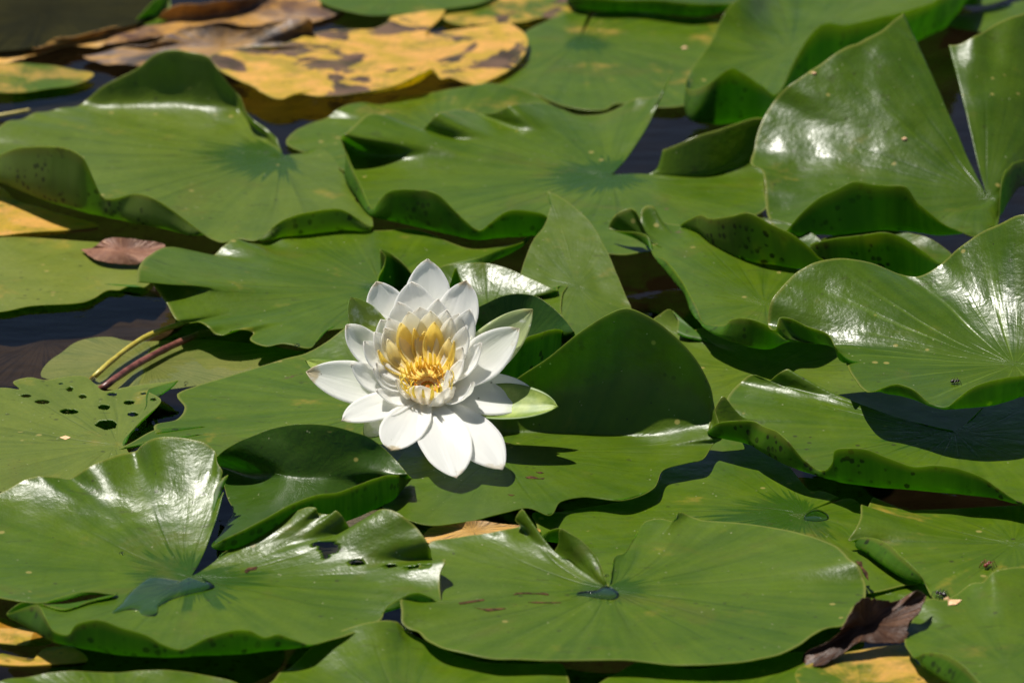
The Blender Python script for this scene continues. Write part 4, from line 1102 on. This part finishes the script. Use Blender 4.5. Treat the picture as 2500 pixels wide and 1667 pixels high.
def rest(fr, x, y, z, tol=1.6):
    d = Vector(ray(fr, x, y)).normalized()
    ok, loc, nrm, idx, ob, mt = scene.ray_cast(DG, Vector(CAM), d)
    if ok and abs(loc.z / CM - z) < tol:
        return np.array(loc)
    return on_level(fr, x, y, z)


def tiny_insect(p, size, label, group=None, ang=0.0, mat='black'):
    vs, fs = [], []
    def ball(c, r, sx, n=6):
        b = len(vs)
        for j in range(n + 1):
            for k in range(n):
                th, ph = math.pi * j / n, 2 * math.pi * k / n
                x, y, z = math.sin(th) * math.cos(ph) * r * sx, math.sin(th) * math.sin(ph) * r, math.cos(th) * r
                vs.append((p[0] + (c[0] + x) * math.cos(ang) - (c[1] + y) * math.sin(ang), p[1] + (c[0] + x) * math.sin(ang) + (c[1] + y) * math.cos(ang), p[2] + c[2] + z))
        for j in range(n):
            for k in range(n):
                fs.append((b + j * n + k, b + (j + 1) * n + k, b + (j + 1) * n + (k + 1) % n, b + j * n + (k + 1) % n))
    z = size * .32
    ball((0, 0, z), size * .14, 1.4)
    ball((size * .32, 0, z * 1.05), size * .15, 1.1)
    ball((-size * .40, 0, z), size * .20, 1.5)
    o = mesh_obj("insect", vs, fs, mat)
    for sgn in (-1, 1):
        for q in (-.12, 0, .14):
            a0 = np.array([q * size, sgn * size * .1, z])
            a1 = np.array([q * size * 2.4, sgn * size * .42, z * 1.7])
            a2 = np.array([q * size * 3.6, sgn * size * .62, 0.0])
            R = np.array([[math.cos(ang), -math.sin(ang), 0], [math.sin(ang), math.cos(ang), 0], [0, 0, 1]])
            tube("leg", [np.array(p) + R @ a for a in (a0, a1, a2)], size * .03, mat, o, 5)
    return tag(o, label, "insect", group)


tiny_insect(rest('J', 1935, 850, .86), .0048, "reddish ant walking on the yellowed lily pad", ang=1.1, mat='ant_red')
tiny_insect(rest('J', 1640, 1035, 1.05), .0050, "black ant at the yellow corner, by the tan flake", ang=2.4)
tiny_insect(rest('G', 1880, 1200, 3.62), .0036, "tiny black insect on the raised glossy pad's near half", ang=.3)

# ------------------------------------------------------------------ two bent stalks
def stalk(pts, r, mat, label):
    o = tube("leaf_stalk", smooth_path(pts, 26), r * CM, mat, ns=12)
    for v in o.data.vertices:
        v.co += Vector((noise.noise(v.co * 600), noise.noise(v.co * 600 + Vector((9, 0, 0))), noise.noise(v.co * 500))) * .00025
    return tag(o, label, "stalk")


stalk([on_level('D', 1320, 655, -1.2), on_level('D', 1225, 660, .02), on_level('D', 1000, 740, .18), on_level('D', 800, 870, .15), on_level('D', 640, 1010, .0), on_level('D', 590, 1060, -.8)], .125, 'stem_y',
      "yellow leaf stalk arching over the sunken pale leaf")
stalk([on_level('D', 1420, 720, -1.0), on_level('D', 1300, 745, -.05), on_level('D', 1100, 835, .02), on_level('D', 900, 945, .04), on_level('D', 690, 1090, .03), on_level('D', 640, 1130, -.8)], .155, 'stem_r',
      "dull red leaf stalk lying beside the yellow one")
tag(tube("straw", smooth_path([on_level('A', -80, 790, .1), on_level('A', 100, 760, .3), on_level('A', 195, 742, .2)], 8), .0010, 'straw'), "pale straw stem beside the pad with the dark raised flap", "straw")


# ------------------------------------------------------------------ puddles on the pads
def puddle(fr, pts, z, label):
    P = np.array([on_level(fr, x, y, z) for x, y in pts] + [on_level(fr, *pts[0], z)])
    t = np.concatenate([[0], np.cumsum(np.linalg.norm(np.diff(P, axis=0), axis=1))])
    ring = hermite_rows(P, t, np.linspace(0, t[-1], 91)[:-1], True)
    c = ring.mean(axis=0)
    vs, fs = [c + np.array([0, 0, .0004])], []
    fr_ = (.4, .75, .92, 1.0)
    for f in fr_:
        for q in ring:
            p = c + (q - c) * f
            vs.append(p + np.array([0, 0, .0004 * (1 - f**6) - (.0010 if f == 1 else 0)]))
    n = 90
    for k in range(n):
        fs.append((0, 1 + k, 1 + (k + 1) % n))
        for j in range(3):
            fs.append((1 + j * n + k, 1 + (j + 1) * n + k, 1 + (j + 1) * n + (k + 1) % n, 1 + j * n + (k + 1) % n))
    ar = sum(ring[k][0] * ring[(k + 1) % n][1] - ring[(k + 1) % n][0] * ring[k][1] for k in range(n))
    if ar < 0:
        fs = [f[::-1] for f in fs]
    return tag(mesh_obj("puddle", vs, fs, 'puddle'), label, "puddle")


puddle('H', [(690, 1135), (740, 1070), (830, 965), (960, 890), (1080, 905), (1170, 915), (1215, 890), (1330, 952), (1180, 1000), (1080, 1030), (985, 1085), (950, 1150), (880, 1145), (850, 1112), (780, 1112)], 1.0, "sky blue rain puddle at the stalk of the torn glossy pad")
puddle('I', [(1540, 1005), (1620, 1015), (1700, 1030), (1770, 1035), (1810, 1005), (1780, 975), (1720, 960), (1660, 990)], .92, "small rain puddle in the notch of the large flat front pad")
puddle('J', [(800, 548), (835, 500), (870, 490), (910, 498), (945, 545), (880, 556)], .57, "tiny blue puddle on the star stained pad's stalk")


# ------------------------------------------------------------------ droplets, seeds, crumbs
def dome(name, p, rx, ry, rz, mat, seed=0, full=True):
    vs, fs = [], []
    n, m = 12, 7
    for j in range(m + 1):
        th = math.pi * j / m
        for k in range(n):
            ph = 2 * math.pi * k / n
            w = 1 + .15 * noise.noise(Vector((math.cos(ph) * 1.5 + seed, math.sin(ph) * 1.5, j * .4))) if seed else 1
            vs.append((p[0] + math.sin(th) * math.cos(ph) * rx * w, p[1] + math.sin(th) * math.sin(ph) * ry * w, p[2] + math.cos(th) * rz))
    for j in range(m):
        for k in range(n):
            fs.append((j * n + k, (j + 1) * n + k, (j + 1) * n + (k + 1) % n, j * n + (k + 1) % n))
    return mesh_obj(name, vs, fs, mat)


W1, W2, W3, W4 = ("the torn glossy pad", "the black water gap", "the big yellow dying pad", "the bent stalks")
for fr, x, y, z, r, where in (
        ('D', 1215, 665, .35, .10, "at the upper end of the yellow stalk"), ('D', 1440, 732, .3, .09, "at the upper end of the red stalk"), ('D', 1995, 808, .3, .11, "on the near rim of the broad pad left of the flower"),
        ('D', 1250, 1062, .3, .10, "at the dark gap beside the holed pad's rolled tip"), ('D', 1245, 1080, .3, .06, "just below another at the holed pad's rolled tip"), ('D', 1550, 712, .4, .06, "on the notched near rim above the sunken pale leaf"),
        ('A', 1920, 995, 1.1, .10, "at the notch of the pad with the dark raised flap"), ('B', 1690, 742, .3, .13, "on the near rim of the slit speckled pad"), ('B', 400, 112, .3, .14, "beyond the yellow dying pad, the larger of two"), ('B', 372, 108, .3, .09, "beyond the yellow dying pad, the smaller of two"),
        ('B', 970, 172, .8, .12, "on the far rim of the yellow dying pad"), ('A', 2120, 670, .2, .13, "on black water under the yellow dying pad, larger of two"), ('A', 2122, 698, .2, .10, "on black water under the yellow dying pad, smaller of two"), ('A', 2270, 655, .2, .09, "alone on black water under the yellow dying pad"),
        ('I', 478, 1230, .95, .08, "in a row of three at the front pad's left corner"), ('I', 496, 1243, .95, .07, "in a row of three at the front pad's left corner"), ('I', 514, 1252, .95, .08, "in a row of three at the front pad's left corner"),
        ('I', 1730, 903, 1.1, .09, "in the notch of the big front pad"), ('J', 1535, 968, .5, .09, "at the lower end of the mottled curled corner"), ('H', 755, 765, 1.35, .10, "on the torn glossy pad behind its blue puddle"), ('H', 45, 1430, .05, .09, "on the yellow strip below the torn pad"),
        ('D', 1430, 104, .3, .09, "on dark water beside the russet leaf"), ('D', 288, 1185, .25, .08, "in a small hole of the holed pad"), ('D', 452, 1252, .25, .08, "in the long hole of the holed pad"),
        ('K', 1390, 1240, 1.2, .07, "in a bite hole of the torn pad's glossy flap")):
    tag(dome("water_droplet", rest(fr, x, y, z) + np.array([0, 0, r * CM * .3]), r * CM, r * CM, r * CM * .7, 'drop'), "tiny clear water droplet " + where, "droplet", "glinting water droplets")

tag(dome("seed", rest('C', 1536, 937, 4.6), .0013, .0010, .0010, 'seed', 3), "tan seed on the middle of the upright glossy pad", "seed")
tag(dome("seed", rest('C', 930, 495, 6.7), .0012, .0009, .0008, 'seed', 5), "tan seed near the upright glossy pad's far left rim", "seed")
tag(dome("seed", rest('C', 60, 325, .55), .0016, .0012, .0008, 'seed', 7), "tan seed on the speckled pad by the glossy one", "seed")


def flake(fr, pts, z, mat, label, th=.00015):
    P = [(on_level(fr, x, y, z + h) if len(q) > 2 else rest(fr, x, y, z, .5)) for q in pts for x, y, h in [(q + (0,))[:3]]]
    n = len(P)
    vs = P + [p + np.array([0, 0, th]) for p in P]
    fs = [tuple(range(n))[::-1], tuple(range(n, 2 * n))] + [(k, (k + 1) % n, n + (k + 1) % n, n + k) for k in range(n)]
    return tag(mesh_obj("leaf_crumb", vs, fs, mat, smooth=False), label, "leaf crumb")


flake('J', [(1660, 1045), (1690, 1030, .2), (1700, 1050, .1), (1775, 1052), (1740, 1080, .1), (1690, 1085)], 1.15, 'seed', "tan leaf flake beside the black ant")
flake('J', [(1112, 812, .35), (1155, 815, .3), (1160, 850, .2), (1192, 885, .1), (1195, 935), (1172, 905), (1145, 850, .2)], 1.1, 'debris', "brown scorched scrap on the big front pad's right rim")
flake('I', [(1150, 1024), (1170, 1008), (1250, 1006), (1275, 1012), (1340, 1008), (1375, 1016), (1365, 1024), (1310, 1016), (1240, 1014), (1180, 1016)], 1.0, 'debris', "brown torn streak on the front pad beside its puddle")
flake('I', [(1240, 1067), (1290, 1064), (1440, 1067), (1450, 1071), (1290, 1073)], 1.0, 'debris', "thin dark twig bit on the front pad near its puddle")
flake('I', [(810, 1070), (900, 1055), (972, 1046), (972, 1056), (900, 1068), (820, 1080)], 1.0, 'debris', "thin brown stem bit on the front pad's left part")
flake('I', [(910, 1100), (960, 1108), (1100, 1102), (1106, 1107), (1060, 1116), (990, 1124), (970, 1116)], 1.0, 'debris', "brown bark crumb on the front pad's left part")
flake('K', [(490, 1325), (520, 1295), (600, 1285), (590, 1310), (540, 1318), (510, 1340)], 1.15, 'debris', "dark brown crumb by the blue puddle of the torn pad")
flake('I', [(1225, 292), (1260, 284), (1290, 290), (1310, 300), (1345, 296), (1340, 304), (1290, 302), (1240, 300)], 1.22, 'debris', "black crumb row on the arched pad before the flower")
flake('I', [(1290, 262), (1320, 258), (1342, 264), (1320, 270)], 1.22, 'debris', "small brown crumb on the arched pad before the flower")
flake('I', [(1115, 398), (1160, 402), (1140, 408)], 1.22, 'debris', "brown fleck on the arched pad's near part")
flake('D', [(400, 1425), (440, 1412), (475, 1425), (440, 1440)], .32, 'seed', "tan crumb on the pad riddled with holes")
